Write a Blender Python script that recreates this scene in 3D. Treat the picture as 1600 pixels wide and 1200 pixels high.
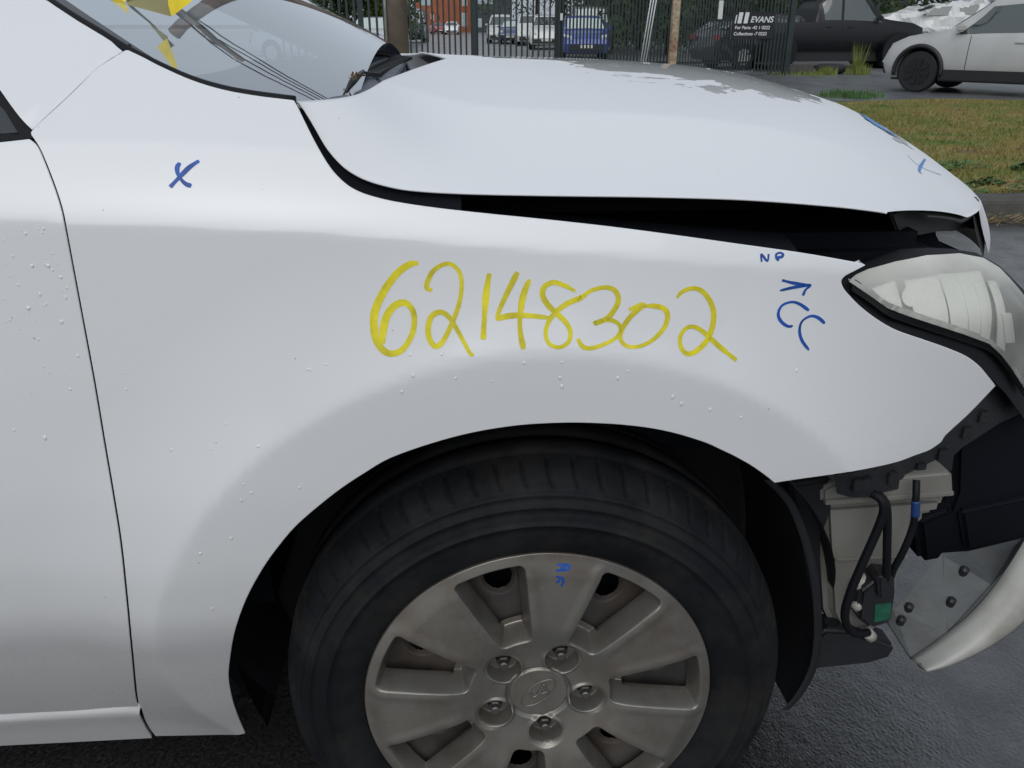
import bpy, bmesh, math, random
import numpy as np
from mathutils import Vector, Matrix, geometry, noise as mnoise
from mathutils.bvhtree import BVHTree
random.seed(7); RNG = np.random.default_rng(7)
for o in list(bpy.data.objects): bpy.data.objects.remove(o)
SC = bpy.context.scene
COL = SC.collection
R_ = math.radians

# ------------------------------------------------------------------ camera
FPX = 1300.0; YAW = R_(3.5); PIT = math.atan(562.0/FPX)
CF = np.array([math.sin(YAW)*math.cos(PIT), math.cos(YAW)*math.cos(PIT), -math.sin(PIT)])
CR = np.array([math.cos(YAW), -math.sin(YAW), 0.0]); CU = np.cross(CR, CF)
CP = np.array([-0.0816, -0.7889, 1.0790])
cam_d = bpy.data.cameras.new('camera'); cam = bpy.data.objects.new('camera', cam_d); COL.objects.link(cam)
cam.location = CP; cam.rotation_euler = (math.pi/2-PIT, 0, -YAW)
cam_d.sensor_width = 36; cam_d.lens = FPX/1600*36; cam_d.clip_start = 0.02; cam_d.clip_end = 3000
SC.camera = cam
SC.render.resolution_x = 1024; SC.render.resolution_y = 768
# ------------------------------------------------------------------ sky, sun, exposure
W = bpy.data.worlds.new('World'); SC.world = W; W.use_nodes = True
nt = W.node_tree; nt.nodes.clear()
sky = nt.nodes.new('ShaderNodeTexSky'); sky.sky_type = 'NISHITA'; sky.sun_disc = False
sky.sun_elevation = R_(40); sky.sun_rotation = R_(194); sky.dust_density = 6.0; sky.air_density = 1.2
hs = nt.nodes.new('ShaderNodeHueSaturation'); hs.inputs['Saturation'].default_value = 0.22
mixw = nt.nodes.new('ShaderNodeMixRGB'); mixw.inputs[0].default_value = 0.55
mixw.inputs[2].default_value = (8.3, 9.3, 10.7, 1)          # even cloud layer
bg = nt.nodes.new('ShaderNodeBackground'); bg.inputs['Strength'].default_value = 0.135
tcw = nt.nodes.new('ShaderNodeTexCoord'); sxw = nt.nodes.new('ShaderNodeSeparateXYZ'); nt.links.new(tcw.outputs['Generated'], sxw.inputs[0])
mrw = nt.nodes.new('ShaderNodeMapRange'); mrw.inputs['To Min'].default_value = .62; mrw.inputs['To Max'].default_value = .78; nt.links.new(sxw.outputs['Z'], mrw.inputs['Value'])
grw = nt.nodes.new('ShaderNodeVectorMath'); grw.operation = 'SCALE'           # overcast sky: three times brighter overhead than at the horizon
out = nt.nodes.new('ShaderNodeOutputWorld')
nt.links.new(sky.outputs[0], hs.inputs['Color']); nt.links.new(hs.outputs[0], mixw.inputs[1])
nt.links.new(mixw.outputs[0], grw.inputs[0]); nt.links.new(mrw.outputs[0], grw.inputs['Scale']); nt.links.new(grw.outputs[0], bg.inputs[0]); nt.links.new(bg.outputs[0], out.inputs[0])
sun_d = bpy.data.lights.new('sun', 'SUN'); sun_d.energy = 0.75; sun_d.angle = R_(60); sun_d.color = (1, .985, .965)
sun = bpy.data.objects.new('sun', sun_d); COL.objects.link(sun)
sun.rotation_euler = (R_(50), 0, R_(-14))
SC.view_settings.view_transform = 'Standard'; SC.view_settings.look = 'None'
SC.view_settings.gamma = 1; SC.view_settings.use_curve_mapping = False
SC.view_settings.exposure = -0.16

# ------------------------------------------------------------------ helpers
def ray(u, v): return CF + CR*((u-800)/FPX) - CU*((v-600)/FPX)
def atY(u, v, Y):
    r = ray(u, v); return CP + r*((Y-CP[1])/r[1])
def atZ(u, v, Z):
    r = ray(u, v); return CP + r*((Z-CP[2])/r[2])
def atD(u, v, D): return CP + ray(u, v)*D

def link(o, parent=None):
    COL.objects.link(o)
    if parent is not None:
        o.parent = parent
        o.matrix_parent_inverse = parent_world(parent).inverted()
    return o
def parent_world(p):
    m = Matrix.LocRotScale(p.location, p.rotation_euler, p.scale)
    if p.parent: m = parent_world(p.parent) @ p.matrix_parent_inverse @ m
    return m
def mesh_obj(name, verts, faces, mat, parent=None, smooth=True, local=False):
    """verts in world coordinates (or in the parent's own frame when local)"""
    me = bpy.data.meshes.new(name); me.from_pydata([tuple(map(float, v)) for v in verts], [], [tuple(map(int, f)) for f in faces]); me.update()
    if smooth: me.polygons.foreach_set('use_smooth', [True]*len(me.polygons))
    if mat is not None: me.materials.append(mat)
    o = bpy.data.objects.new(name, me); COL.objects.link(o)
    if parent is not None:
        o.parent = parent
        if not local: o.matrix_parent_inverse = parent_world(parent).inverted()
    return o
def tag(o, label, cat, group=None):
    o['label'] = label; o['category'] = cat
    if group: o['group'] = group
    return o
def structure(o): o['kind'] = 'structure'; return o
def stuff(o): o['kind'] = 'stuff'; return o
def empty(name, loc, rz=0.0):
    o = bpy.data.objects.new(name, None); COL.objects.link(o); o.location = loc; o.rotation_euler = (0, 0, rz); o.empty_display_size = .2
    return o
def copy_tree(o, parent=None):
    c = o.copy(); COL.objects.link(c)
    if parent is not None: c.parent = parent
    for ch in o.children: copy_tree(ch, c)
    return c

class MB:
    def __init__(s): s.v = []; s.f = []
    def add(s, vs, fs):
        b = len(s.v); s.v += [tuple(map(float, v)) for v in vs]; s.f += [tuple(b+i for i in f) for f in fs]; return s
    def box(s, x0, x1, y0, y1, z0, z1):
        return s.add([(x0,y0,z0),(x1,y0,z0),(x1,y1,z0),(x0,y1,z0),(x0,y0,z1),(x1,y0,z1),(x1,y1,z1),(x0,y1,z1)],
                     [(3,2,1,0),(4,5,6,7),(0,1,5,4),(1,2,6,5),(2,3,7,6),(3,0,4,7)])
    def tube(s, pts, rad, n=10, cap=True):
        P = [Vector(tuple(map(float, p))) for p in pts]; rads = rad if isinstance(rad, (list, tuple)) else [rad]*len(P)
        rings = []; prev = None
        for i, p in enumerate(P):
            t = (P[min(i+1, len(P)-1)]-P[max(i-1, 0)]).normalized()
            if prev is None:
                a = Vector((0, 0, 1)) if abs(t.z) < .9 else Vector((1, 0, 0)); u = t.cross(a).normalized()
            else:
                u = (prev - t*prev.dot(t)).normalized()
            prev = u; w = t.cross(u)
            rings.append([tuple(p + (u*math.cos(2*math.pi*k/n)+w*math.sin(2*math.pi*k/n))*rads[i]) for k in range(n)])
        vs = [q for r in rings for q in r]; fs = []
        for i in range(len(P)-1):
            for k in range(n): fs.append((i*n+k, i*n+(k+1) % n, (i+1)*n+(k+1) % n, (i+1)*n+k))
        if cap: fs.append(tuple(range(n))[::-1]); fs.append(tuple((len(P)-1)*n+k for k in range(n)))
        return s.add(vs, fs)
    def prism(s, poly, d):
        """closed prism: poly = list of 3-D points, d = extrusion vector"""
        n = len(poly); d = np.array(d); a = [tuple(p) for p in poly]; b = [tuple(np.array(p)+d) for p in poly]
        return s.add(a+b, [tuple(range(n)), tuple(range(2*n-1, n-1, -1))]+[(i, n+i, n+(i+1) % n, (i+1) % n) for i in range(n)])
    def build(s, name, mat, parent=None, smooth=False, bevel=0, local=False, seg=2):
        o = mesh_obj(name, s.v, s.f, mat, parent, smooth, local)
        if bevel:
            bm = bmesh.new(); bm.from_mesh(o.data); bmesh.ops.recalc_face_normals(bm, faces=bm.faces)
            es = [e for e in bm.edges if len(e.link_faces) == 2 and e.calc_face_angle(0) > .5]
            bmesh.ops.bevel(bm, geom=es, offset=bevel, segments=seg, affect='EDGES', clamp_overlap=True)
            bm.to_mesh(o.data); bm.free()
        else:
            bm = bmesh.new(); bm.from_mesh(o.data); bmesh.ops.recalc_face_normals(bm, faces=bm.faces); bm.to_mesh(o.data); bm.free()
        return o

# ------------------------------------------------------------------ materials
def mat(name, col, rough=.5, metal=0., spec=.5, coat=0., coat_rough=.05, var=0., vscale=8., bump=0., bscale=60., dirt=None, dscale=5., damt=.5, rvar=0., dlo=.45):
    m = bpy.data.materials.new(name); m.use_nodes = True; n = m.node_tree.nodes; L = m.node_tree.links
    b = n['Principled BSDF']; b.inputs['Roughness'].default_value = rough; b.inputs['Metallic'].default_value = metal
    b.inputs['Specular IOR Level'].default_value = spec; b.inputs['Coat Weight'].default_value = coat; b.inputs['Coat Roughness'].default_value = coat_rough
    c4 = (*col, 1); b.inputs['Base Color'].default_value = c4
    tc = n.new('ShaderNodeTexCoord')
    if var or dirt:
        nz = n.new('ShaderNodeTexNoise'); nz.inputs['Scale'].default_value = vscale; nz.inputs['Detail'].default_value = 6
        L.new(tc.outputs['Object'], nz.inputs['Vector'])
        rp = n.new('ShaderNodeValToRGB'); rp.color_ramp.elements[0].position = .3; rp.color_ramp.elements[1].position = .7
        rp.color_ramp.elements[0].color = (*[max(0, x*(1-var)) for x in col], 1); rp.color_ramp.elements[1].color = (*[min(1, x*(1+var)) for x in col], 1)
        L.new(nz.outputs['Fac'], rp.inputs[0]); last = rp.outputs[0]
        if dirt:
            n2 = n.new('ShaderNodeTexNoise'); n2.inputs['Scale'].default_value = dscale; n2.inputs['Detail'].default_value = 8; n2.inputs['Roughness'].default_value = .65
            L.new(tc.outputs['Object'], n2.inputs['Vector'])
            r2 = n.new('ShaderNodeValToRGB'); r2.color_ramp.elements[0].position = dlo; r2.color_ramp.elements[1].position = dlo+.25
            L.new(n2.outputs['Fac'], r2.inputs[0])
            mx = n.new('ShaderNodeMixRGB'); mx.inputs[2].default_value = (*dirt, 1)
            ml = n.new('ShaderNodeMath'); ml.operation = 'MULTIPLY'; ml.inputs[1].default_value = damt
            L.new(r2.outputs[0], ml.inputs[0]); L.new(ml.outputs[0], mx.inputs[0]); L.new(last, mx.inputs[1]); last = mx.outputs[0]
        L.new(last, b.inputs['Base Color'])
    if rvar:
        n4 = n.new('ShaderNodeTexNoise'); n4.inputs['Scale'].default_value = vscale*2; L.new(tc.outputs['Object'], n4.inputs['Vector'])
        mr = n.new('ShaderNodeMapRange'); mr.inputs['To Min'].default_value = max(0, rough-rvar); mr.inputs['To Max'].default_value = min(1, rough+rvar)
        L.new(n4.outputs['Fac'], mr.inputs['Value']); L.new(mr.outputs[0], b.inputs['Roughness'])
    if bump:
        n3 = n.new('ShaderNodeTexNoise'); n3.inputs['Scale'].default_value = bscale; n3.inputs['Detail'].default_value = 4
        L.new(tc.outputs['Object'], n3.inputs['Vector'])
        bp = n.new('ShaderNodeBump'); bp.inputs['Strength'].default_value = bump; bp.inputs['Distance'].default_value = .01
        L.new(n3.outputs['Fac'], bp.inputs['Height']); L.new(bp.outputs[0], b.inputs['Normal'])
    return m
M = {}
def paint(name, col, rough=.42, coat=1.0, coat_rough=.07):
    """clear-coated body paint with road film that thickens towards the sills and fine grit specks"""
    m = mat(name, col, rough, 0, .5, coat, coat_rough); n = m.node_tree.nodes; L = m.node_tree.links; b = n['Principled BSDF']
    geo = n.new('ShaderNodeNewGeometry'); sx = n.new('ShaderNodeSeparateXYZ'); L.new(geo.outputs['Position'], sx.inputs[0])
    nz = n.new('ShaderNodeTexNoise'); nz.inputs['Scale'].default_value = 7; nz.inputs['Detail'].default_value = 8; nz.inputs['Roughness'].default_value = .6
    L.new(geo.outputs['Position'], nz.inputs['Vector'])
    mr = n.new('ShaderNodeMapRange'); mr.inputs['From Min'].default_value = .62; mr.inputs['From Max'].default_value = .25
    L.new(sx.outputs['Z'], mr.inputs['Value'])
    mu = n.new('ShaderNodeMath'); mu.operation = 'MULTIPLY'; L.new(mr.outputs[0], mu.inputs[0]); L.new(nz.outputs['Fac'], mu.inputs[1])
    m2 = n.new('ShaderNodeMath'); m2.operation = 'MULTIPLY'; m2.inputs[1].default_value = .55; L.new(mu.outputs[0], m2.inputs[0])
    mx = n.new('ShaderNodeMixRGB'); mx.inputs[1].default_value = (*col, 1); mx.inputs[2].default_value = (.30, .29, .26, 1); L.new(m2.outputs[0], mx.inputs[0])
    # grit specks
    vo = n.new('ShaderNodeTexVoronoi'); vo.inputs['Scale'].default_value = 38; L.new(geo.outputs['Position'], vo.inputs['Vector'])
    lt = n.new('ShaderNodeMath'); lt.operation = 'LESS_THAN'; lt.inputs[1].default_value = .035; L.new(vo.outputs['Distance'], lt.inputs[0])
    n5 = n.new('ShaderNodeTexNoise'); n5.inputs['Scale'].default_value = 9; L.new(geo.outputs['Position'], n5.inputs['Vector'])
    gt = n.new('ShaderNodeMath'); gt.operation = 'GREATER_THAN'; gt.inputs[1].default_value = .56; L.new(n5.outputs['Fac'], gt.inputs[0])
    m3 = n.new('ShaderNodeMath'); m3.operation = 'MULTIPLY'; L.new(lt.outputs[0], m3.inputs[0]); L.new(gt.outputs[0], m3.inputs[1])
    m4 = n.new('ShaderNodeMath'); m4.operation = 'MULTIPLY'; m4.inputs[1].default_value = .6; L.new(m3.outputs[0], m4.inputs[0])
    mx2 = n.new('ShaderNodeMixRGB'); mx2.inputs[2].default_value = (.06, .05, .04, 1); L.new(m4.outputs[0], mx2.inputs[0]); L.new(mx.outputs[0], mx2.inputs[1])
    L.new(mx2.outputs[0], b.inputs['Base Color'])
    ad = n.new('ShaderNodeMath'); ad.operation = 'ADD'; ad.inputs[1].default_value = coat_rough; L.new(m2.outputs[0], ad.inputs[0]); L.new(ad.outputs[0], b.inputs['Coat Roughness'])
    return m
WHITE = (.72, .735, .75)
M['paint'] = paint('white_car_paint', WHITE)
M['black_plastic'] = mat('black_plastic', (.010, .011, .014), .45, var=.3, bump=.15, bscale=180, dirt=(.05,.045,.04), damt=.25)
M['black_rubber'] = mat('black_rubber', (.005, .006, .008), .55, 0, .2, var=.2)
M['gap_black'] = mat('bay_and_shade_black', (.0025, .004, .008), .8, 0, .2)  # near-black for bay parts and for shade painted into gaps
M['grey_plastic'] = mat('grey_cowl_plastic', (.085, .10, .12), .55, var=.25, vscale=20, bump=.2, bscale=250)
M['tyre'] = mat('tyre_rubber', (.0065, .0075, .0095), .7, 0, .18, var=.35, vscale=14, dirt=(.045,.042,.036), dscale=9, damt=.4, bump=.08, bscale=300)
M['hubcap'] = mat('dusty_silver_plastic', (.22, .212, .192), .34, .65, .5, var=.06, vscale=9, dirt=(.12,.075,.045), dscale=16, damt=.55, dlo=.46, bump=.03, bscale=500, rvar=.1)
M['steel'] = mat('grey_steel_wheel', (.050, .047, .045), .65, .1, var=.3, vscale=20, dirt=(.13,.085,.055), damt=.6)
M['bolt'] = mat('bolt_steel', (.12, .115, .11), .45, .7, var=.2)
M['ink_blue'] = mat('blue_marker', (.006, .075, .36), .45, var=.35, vscale=60)
M['ink_blue_thin'] = mat('thin_blue_marker', (.07, .22, .52), .45, var=.35, vscale=60)
M['ink_yellow'] = mat('yellow_paint_marker', (.66, .58, .012), .5, var=.28, vscale=50)

# car side surface: Y as a function of (x, z); wheel centre at the origin, rim plane Y = 0
WZ = .316
def zc(x): return .878 - .09*x - .05*x*x
_lz = np.array([.05,.15,.22,.28,.33,.38,.41,.45,.52,.62,.75,.90,1.6]); _ly = np.array([.20,.155,.118,.088,.064,.042,.028,.015,.005,.000,.000,.004,.02])
def S(x, z):
    x = np.asarray(x, float); z = np.asarray(z, float)
    y = sm_interp(z)
    d = z - zc(x)
    e = .004
    dp = .5*(d + np.sqrt(d*d + e*e))                      # soft crease
    y = y + .28*dp + 4.6*dp**2/(1+2.5*dp)
    y = y + .55*np.maximum(0, x-.12)**2
    r = np.hypot(x, z-WZ); ra = .461; w = .150; h = .023
    k = r-ra; ks = .5*(k+np.sqrt(k*k+.004**2))
    q = np.maximum(0, 1-ks/w); y = y - h*q*q + .10*np.maximum(0, .5*(-k+np.sqrt(k*k+.004**2)))
    return y
_zz = np.linspace(0, 1.7, 681); _yy = np.interp(_zz, _lz, _ly)
_ker = np.exp(-.5*(np.arange(-16, 17)/6.)**2); _ker /= _ker.sum()
_yy = np.convolve(np.pad(_yy, 16, mode='edge'), _ker, 'valid')
def sm_interp(z): return np.interp(z, _zz, _yy)
def hit(u, v, surf):
    r = ray(u, v); Y = 0.0
    for _ in range(60):
        P = CP + r*((Y-CP[1])/r[1]); Y = .5*Y + .5*float(surf(P[0], P[2]))
    return CP + r*((Y-CP[1])/r[1])
def catmull(pts, closed=False, sub=6):
    P = [np.array(p, float) for p in pts]; n = len(P); o = []
    for i in range(n if closed else n-1):
        p0 = P[(i-1) % n] if (closed or i > 0) else P[i]; p1 = P[i]; p2 = P[(i+1) % n]; p3 = P[(i+2) % n] if (closed or i+2 < n) else p2
        for k in range(sub):
            t = k/sub
            o.append(.5*((2*p1)+(-p0+p2)*t+(2*p0-5*p1+4*p2-p3)*t*t+(-p0+3*p1-3*p2+p3)*t**3))
    if not closed: o.append(P[-1])
    return o
def resample(poly, step):
    o = []
    n = len(poly)
    for i in range(n):
        a = np.array(poly[i]); b = np.array(poly[(i+1) % n]); L = np.linalg.norm(b-a); k = max(1, int(math.ceil(L/step)))
        for j in range(k): o.append(a+(b-a)*j/k)
    # drop near duplicates
    q = [o[0]]
    for p in o[1:]:
        if np.linalg.norm(p-q[-1]) > step*.2: q.append(p)
    if np.linalg.norm(q[0]-q[-1]) < step*.2: q.pop()
    return q
def inside(poly, pts):
    poly = np.array(poly); x, y = pts[:, 0], pts[:, 1]; c = np.zeros(len(pts), bool); n = len(poly); j = n-1
    for i in range(n):
        xi, yi = poly[i]; xj, yj = poly[j]
        m = ((yi > y) != (yj > y)) & (x < (xj-xi)*(y-yi)/((yj-yi) if yj != yi else 1e-12)+xi); c ^= m; j = i
    return c
def edge_dist(poly, pts):
    d = np.full(len(pts), 9.)
    n = len(poly)
    for i in range(n):
        a = np.array(poly[i]); b = np.array(poly[(i+1) % n]); ab = b-a; t = np.clip(((pts-a)@ab)/max(ab@ab, 1e-12), 0, 1)
        d = np.minimum(d, np.linalg.norm(pts-(a+t[:, None]*ab), axis=1))
    return d
def panel(name, xz, surf, m, parent, step=.012, fold=.014, back=None):
    """sheet-metal panel: outline in (x, z), lying on the car side surface, its edges folded inwards"""
    poly = resample([np.array(p) for p in xz], step*.8)
    area = sum(poly[i][0]*poly[(i+1) % len(poly)][1]-poly[(i+1) % len(poly)][0]*poly[i][1] for i in range(len(poly)))
    if area < 0: poly = poly[::-1]
    lo = np.min(poly, 0); hi = np.max(poly, 0)
    gx, gz = np.meshgrid(np.arange(lo[0], hi[0], step), np.arange(lo[1], hi[1], step*.866)); gx[1::2] += step/2
    pts = np.stack([gx.ravel(), gz.ravel()], 1); pts = pts[inside(poly, pts)]; pts = pts[edge_dist(poly, pts) > step*.45]
    nb = len(poly); allp = [Vector(p) for p in poly]+[Vector(p) for p in pts]
    vo, eo, fo, ovm, _, _ = geometry.delaunay_2d_cdt(allp, [(i, (i+1) % nb) for i in range(nb)], [], 1, 1e-6)
    V2 = np.array([tuple(v) for v in vo]); Y = surf(V2[:, 0], V2[:, 1])
    V = np.stack([V2[:, 0], Y, V2[:, 1]], 1)
    e = 1e-3; gxn = (surf(V2[:, 0]+e, V2[:, 1])-surf(V2[:, 0]-e, V2[:, 1]))/(2*e); gzn = (surf(V2[:, 0], V2[:, 1]+e)-surf(V2[:, 0], V2[:, 1]-e))/(2*e)
    N = np.stack([gxn, -np.ones(len(V)), gzn], 1); N /= np.linalg.norm(N, axis=1)[:, None]
    F = []
    for f in fo:
        a, b, c = [V2[i] for i in f[:3]]
        F.append(tuple(f) if (b[0]-a[0])*(c[1]-a[1])-(b[1]-a[1])*(c[0]-a[0]) > 0 else tuple(f)[::-1])
    P = np.array(poly); nx = np.roll(P, -1, 0)-np.roll(P, 1, 0); on = np.stack([nx[:, 1], -nx[:, 0]], 1); on /= np.maximum(1e-9, np.linalg.norm(on, axis=1))[:, None]
    V = list(V); N = list(N); base = len(V)
    yb = surf(P[:, 0], P[:, 1]); idx = {}
    for k_, src in enumerate(ovm):
        for q_ in src: idx[q_] = k_
    for lvl, (o_, d_) in enumerate([(.0008, .0010), (.0004, .0026), (-.0030-.2*min(fold, .02), .003+.25*fold)]):
        for i in range(nb):
            V.append((P[i, 0]+on[i, 0]*o_, yb[i]+d_, P[i, 1]+on[i, 1]*o_)); k = (.7, 1., 1.)[lvl]
            nn = np.array([on[i, 0]*k, -(1-k)-.05, on[i, 1]*k]); N.append(nn/np.linalg.norm(nn))
    for lvl in range(3):
        for i in range(nb):
            j = (i+1) % nb
            a0, a1 = (idx[i], idx[j]) if lvl == 0 else (base+(lvl-1)*nb+i, base+(lvl-1)*nb+j)
            b0, b1 = base+lvl*nb+i, base+lvl*nb+j
            F.append((a0, b0, b1, a1))
    o = mesh_obj(name, V, F, m, parent)
    o.data.normals_split_custom_set_from_vertices([tuple(x) for x in N])
    return o
def pix_panel(name, pix, surf, m, parent, smooth_pts=True, **k):
    xz = [(lambda P: (P[0], P[2]))(hit(u, v, surf)) for u, v in pix]
    return panel(name, xz, surf, m, parent, **k)
def grid_obj(name, G, m, parent, flip=False):
    a, b = G.shape[:2]; f = []
    for i in range(a-1):
        for j in range(b-1):
            q = (i*b+j, i*b+j+1, (i+1)*b+j+1, (i+1)*b+j); f.append(q if flip else q[::-1])
    return mesh_obj(name, G.reshape(-1, 3), f, m, parent)
# ================================================================== setting
def wet_asphalt(name, wet=1.):
    m = mat(name, (.030, .030, .033), .5); n = m.node_tree.nodes; L = m.node_tree.links; b = n['Principled BSDF']
    geo = n.new('ShaderNodeNewGeometry'); P = geo.outputs['Position']
    def nz(sc, det=5, ro=.55):
        q = n.new('ShaderNodeTexNoise'); q.inputs['Scale'].default_value = sc; q.inputs['Detail'].default_value = det; q.inputs['Roughness'].default_value = ro; L.new(P, q.inputs['Vector']); return q.outputs['Fac']
    rp = n.new('ShaderNodeValToRGB'); rp.color_ramp.elements[0].color = (.009, .009, .010, 1); rp.color_ramp.elements[1].color = (.038, .037, .036, 1); rp.color_ramp.elements[0].position = .35; rp.color_ramp.elements[1].position = .7
    L.new(nz(160, 3), rp.inputs[0]); L.new(rp.outputs[0], b.inputs['Base Color'])
    mr = n.new('ShaderNodeMapRange'); mr.inputs['From Min'].default_value = .38; mr.inputs['From Max'].default_value = .62; mr.inputs['To Min'].default_value = .07; mr.inputs['To Max'].default_value = .30
    L.new(nz(2.5, 6), mr.inputs['Value']); L.new(mr.outputs[0], b.inputs['Roughness'])
    mc = n.new('ShaderNodeMapRange'); mc.inputs['From Min'].default_value = .42; mc.inputs['From Max'].default_value = .58; mc.inputs['To Min'].default_value = .55; L.new(nz(5, 8, .65), mc.inputs['Value']); L.new(mc.outputs[0], b.inputs['Coat Weight'])
    b.inputs['Specular IOR Level'].default_value = .6; b.inputs['Coat Weight'].default_value = 1.0; b.inputs['Coat IOR'].default_value = 1.6; b.inputs['Coat Roughness'].default_value = .08
    ad = n.new('ShaderNodeMath'); ad.operation = 'MULTIPLY_ADD'; L.new(nz(150, 4, .6), ad.inputs[0]); ad.inputs[1].default_value = .8; L.new(nz(38, 4), ad.inputs[2])
    bp = n.new('ShaderNodeBump'); bp.inputs['Strength'].default_value = .42; bp.inputs['Distance'].default_value = .006; L.new(ad.outputs[0], bp.inputs['Height']); L.new(bp.outputs[0], b.inputs['Normal']); L.new(bp.outputs[0], b.inputs['Coat Normal'])
    return m
M['road'] = wet_asphalt('wet_asphalt'); M['concrete'] = mat('weathered_concrete', (.075, .072, .066), .8, var=.35, vscale=5, dirt=(.05,.05,.045), damt=.7, dscale=3, bump=.5, bscale=60)
M['lot'] = mat('wet_car_park', (.17, .175, .185), .32, 0, .5, var=.3, vscale=.4, rvar=.1, bump=.2, bscale=3)
M['path'] = mat('wet_path', (.11, .115, .12), .35, var=.25, vscale=1.5, rvar=.1)
def sheet(name, x0, x1, y0, y1, z, m, nx=1, ny=1, zf=None):
    xs = np.linspace(x0, x1, nx+1); ys = np.linspace(y0, y1, ny+1)
    G = np.array([[(x, y, zf(x, y) if zf else z) for x in xs] for y in ys]); return structure(grid_obj(name, G, m, None, True))
KY = 4.02
sheet('road', -60, 60, -45, KY, 0.0, M['road'])
def verge_z(x, y):
    t = min(1, max(0, (y-KY)/9.)); return .115-.215*t+.015*math.sin(x*.9+y*.5)+.012*math.sin(x*2.3-y*1.7)
def ground_mat(name):
    m = mat(name, (.1, .09, .04), .9); n = m.node_tree.nodes; L = m.node_tree.links; b = n['Principled BSDF']
    geo = n.new('ShaderNodeNewGeometry'); nz = n.new('ShaderNodeTexNoise'); nz.inputs['Scale'].default_value = 1.5; nz.inputs['Detail'].default_value = 6; nz.inputs['Roughness'].default_value = .62; L.new(geo.outputs['Position'], nz.inputs['Vector'])
    rp = n.new('ShaderNodeValToRGB'); e = rp.color_ramp.elements; e[0].position = .30; e[0].color = (.055, .135, .020, 1); e[1].position = .70; e[1].color = (.11, .075, .038, 1); q2 = e.new(.58); q2.color = (.26, .205, .065, 1)
    q = e.new(.46); q.color = (.165, .185, .040, 1)
    L.new(nz.outputs['Fac'], rp.inputs[0])
    n2 = n.new('ShaderNodeTexNoise'); n2.inputs['Scale'].default_value = 40; n2.inputs['Detail'].default_value = 6; L.new(geo.outputs['Position'], n2.inputs['Vector'])
    mx = n.new('ShaderNodeMixRGB'); mx.blend_type = 'MULTIPLY'; mx.inputs[0].default_value = .7; L.new(rp.outputs[0], mx.inputs[1])
    r2 = n.new('ShaderNodeValToRGB'); r2.color_ramp.elements[0].color = (.35, .33, .3, 1); r2.color_ramp.elements[1].color = (1.3, 1.25, 1.1, 1); L.new(n2.outputs['Fac'], r2.inputs[0]); L.new(r2.outputs[0], mx.inputs[2])
    L.new(mx.outputs[0], b.inputs['Base Color']); return m
M['verge'] = ground_mat('verge_turf'); M['grass'] = ground_mat('grass_blades')
sheet('verge', -30, 40, KY+.12, 13.6, 0, M['verge'], 100, 40, verge_z)
sheet('footpath', -60, 80, 13.5, 21.2, -.105, M['path'])
sheet('car_park', -120, 160, 21.2, 260, -.11, M['lot'])
sheet('ground', -1500, 1500, -1500, 2500, -.16, mat('far_ground', (.09, .09, .08), .9, var=.2, vscale=.05))
# kerb
mb = MB()
for k_ in range(20):
    x0 = -20+k_*2.4; mb.prism([(x0, KY, -.05), (x0, KY+.012, .10), (x0, KY+.035, .128), (x0, KY+.15, .130), (x0, KY+.16, -.05)], (2.39, 0, 0))
structure(mb.build('kerb', M['concrete'], None, bevel=.006))
# grass on the verge
def grass_patch(n_, x0, x1, y0, y1, hmin, hmax, name, m, bias=1.):
    x = RNG.uniform(x0, x1, n_); y = y0+(y1-y0)*RNG.uniform(0, 1, n_)**bias; a = RNG.uniform(0, 2*math.pi, n_); h = RNG.uniform(hmin, hmax, n_); w = h*RNG.uniform(.06, .14, n_)+.0015
    z = np.array([verge_z(p, q) for p, q in zip(x, y)]); le = RNG.uniform(.2, 1.1, n_)*h; b = RNG.uniform(0, 2*math.pi, n_)
    V = np.stack([np.stack([x-np.cos(a)*w, y-np.sin(a)*w, z-.005], 1), np.stack([x+np.cos(a)*w, y+np.sin(a)*w, z-.005], 1), np.stack([x+np.cos(b)*le, y+np.sin(b)*le, z+h], 1)], 1).reshape(-1, 3)
    return stuff(mesh_obj(name, V, np.arange(3*n_).reshape(-1, 3), m, None, False))
g = grass_patch(90000, 1.6, 12, KY+.14, 13.4, .015, .05, 'grass', M['grass'], 1.5); tag(g, 'short patchy yellow and green grass on the verge', 'grass')
M['weed'] = mat('weed_leaf', (.045, .11, .025), .7, var=.5, vscale=6)
def leaf_patch(name, spots, m, label, cat, size=(.012, .03)):
    mb = MB()
    for cx, cy, rad, n_, hh in spots:
        for _ in range(n_):
            a = random.uniform(0, 6.28); r_ = rad*math.sqrt(random.random()); x, y = cx+math.cos(a)*r_, cy+math.sin(a)*r_*.7; z = verge_z(x, y)+random.uniform(.01, hh)*(1-.6*r_/rad)
            s = random.uniform(*size); u = Vector(RNG.normal(0, 1, 3)); u.z *= .4; u.normalize(); w = u.cross(Vector((random.uniform(-.5, .5), random.uniform(-.5, .5), 1))).normalized()*s*.5; u *= s
            p = Vector((x, y, z)); mb.add([p-u, p+w, p+u, p-w], [(0, 1, 2, 3)])
    o = stuff(mb.build(name, m)); tag(o, label, cat); return o
leaf_patch('ground_cover', [(random.uniform(2.6, 5.2), KY+.25+abs(random.gauss(0, .45)), random.uniform(.1, .35), 170, .07) for _ in range(26)], M['weed'], 'low green clover weeds along the kerb edge of the verge', 'weeds')
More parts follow.
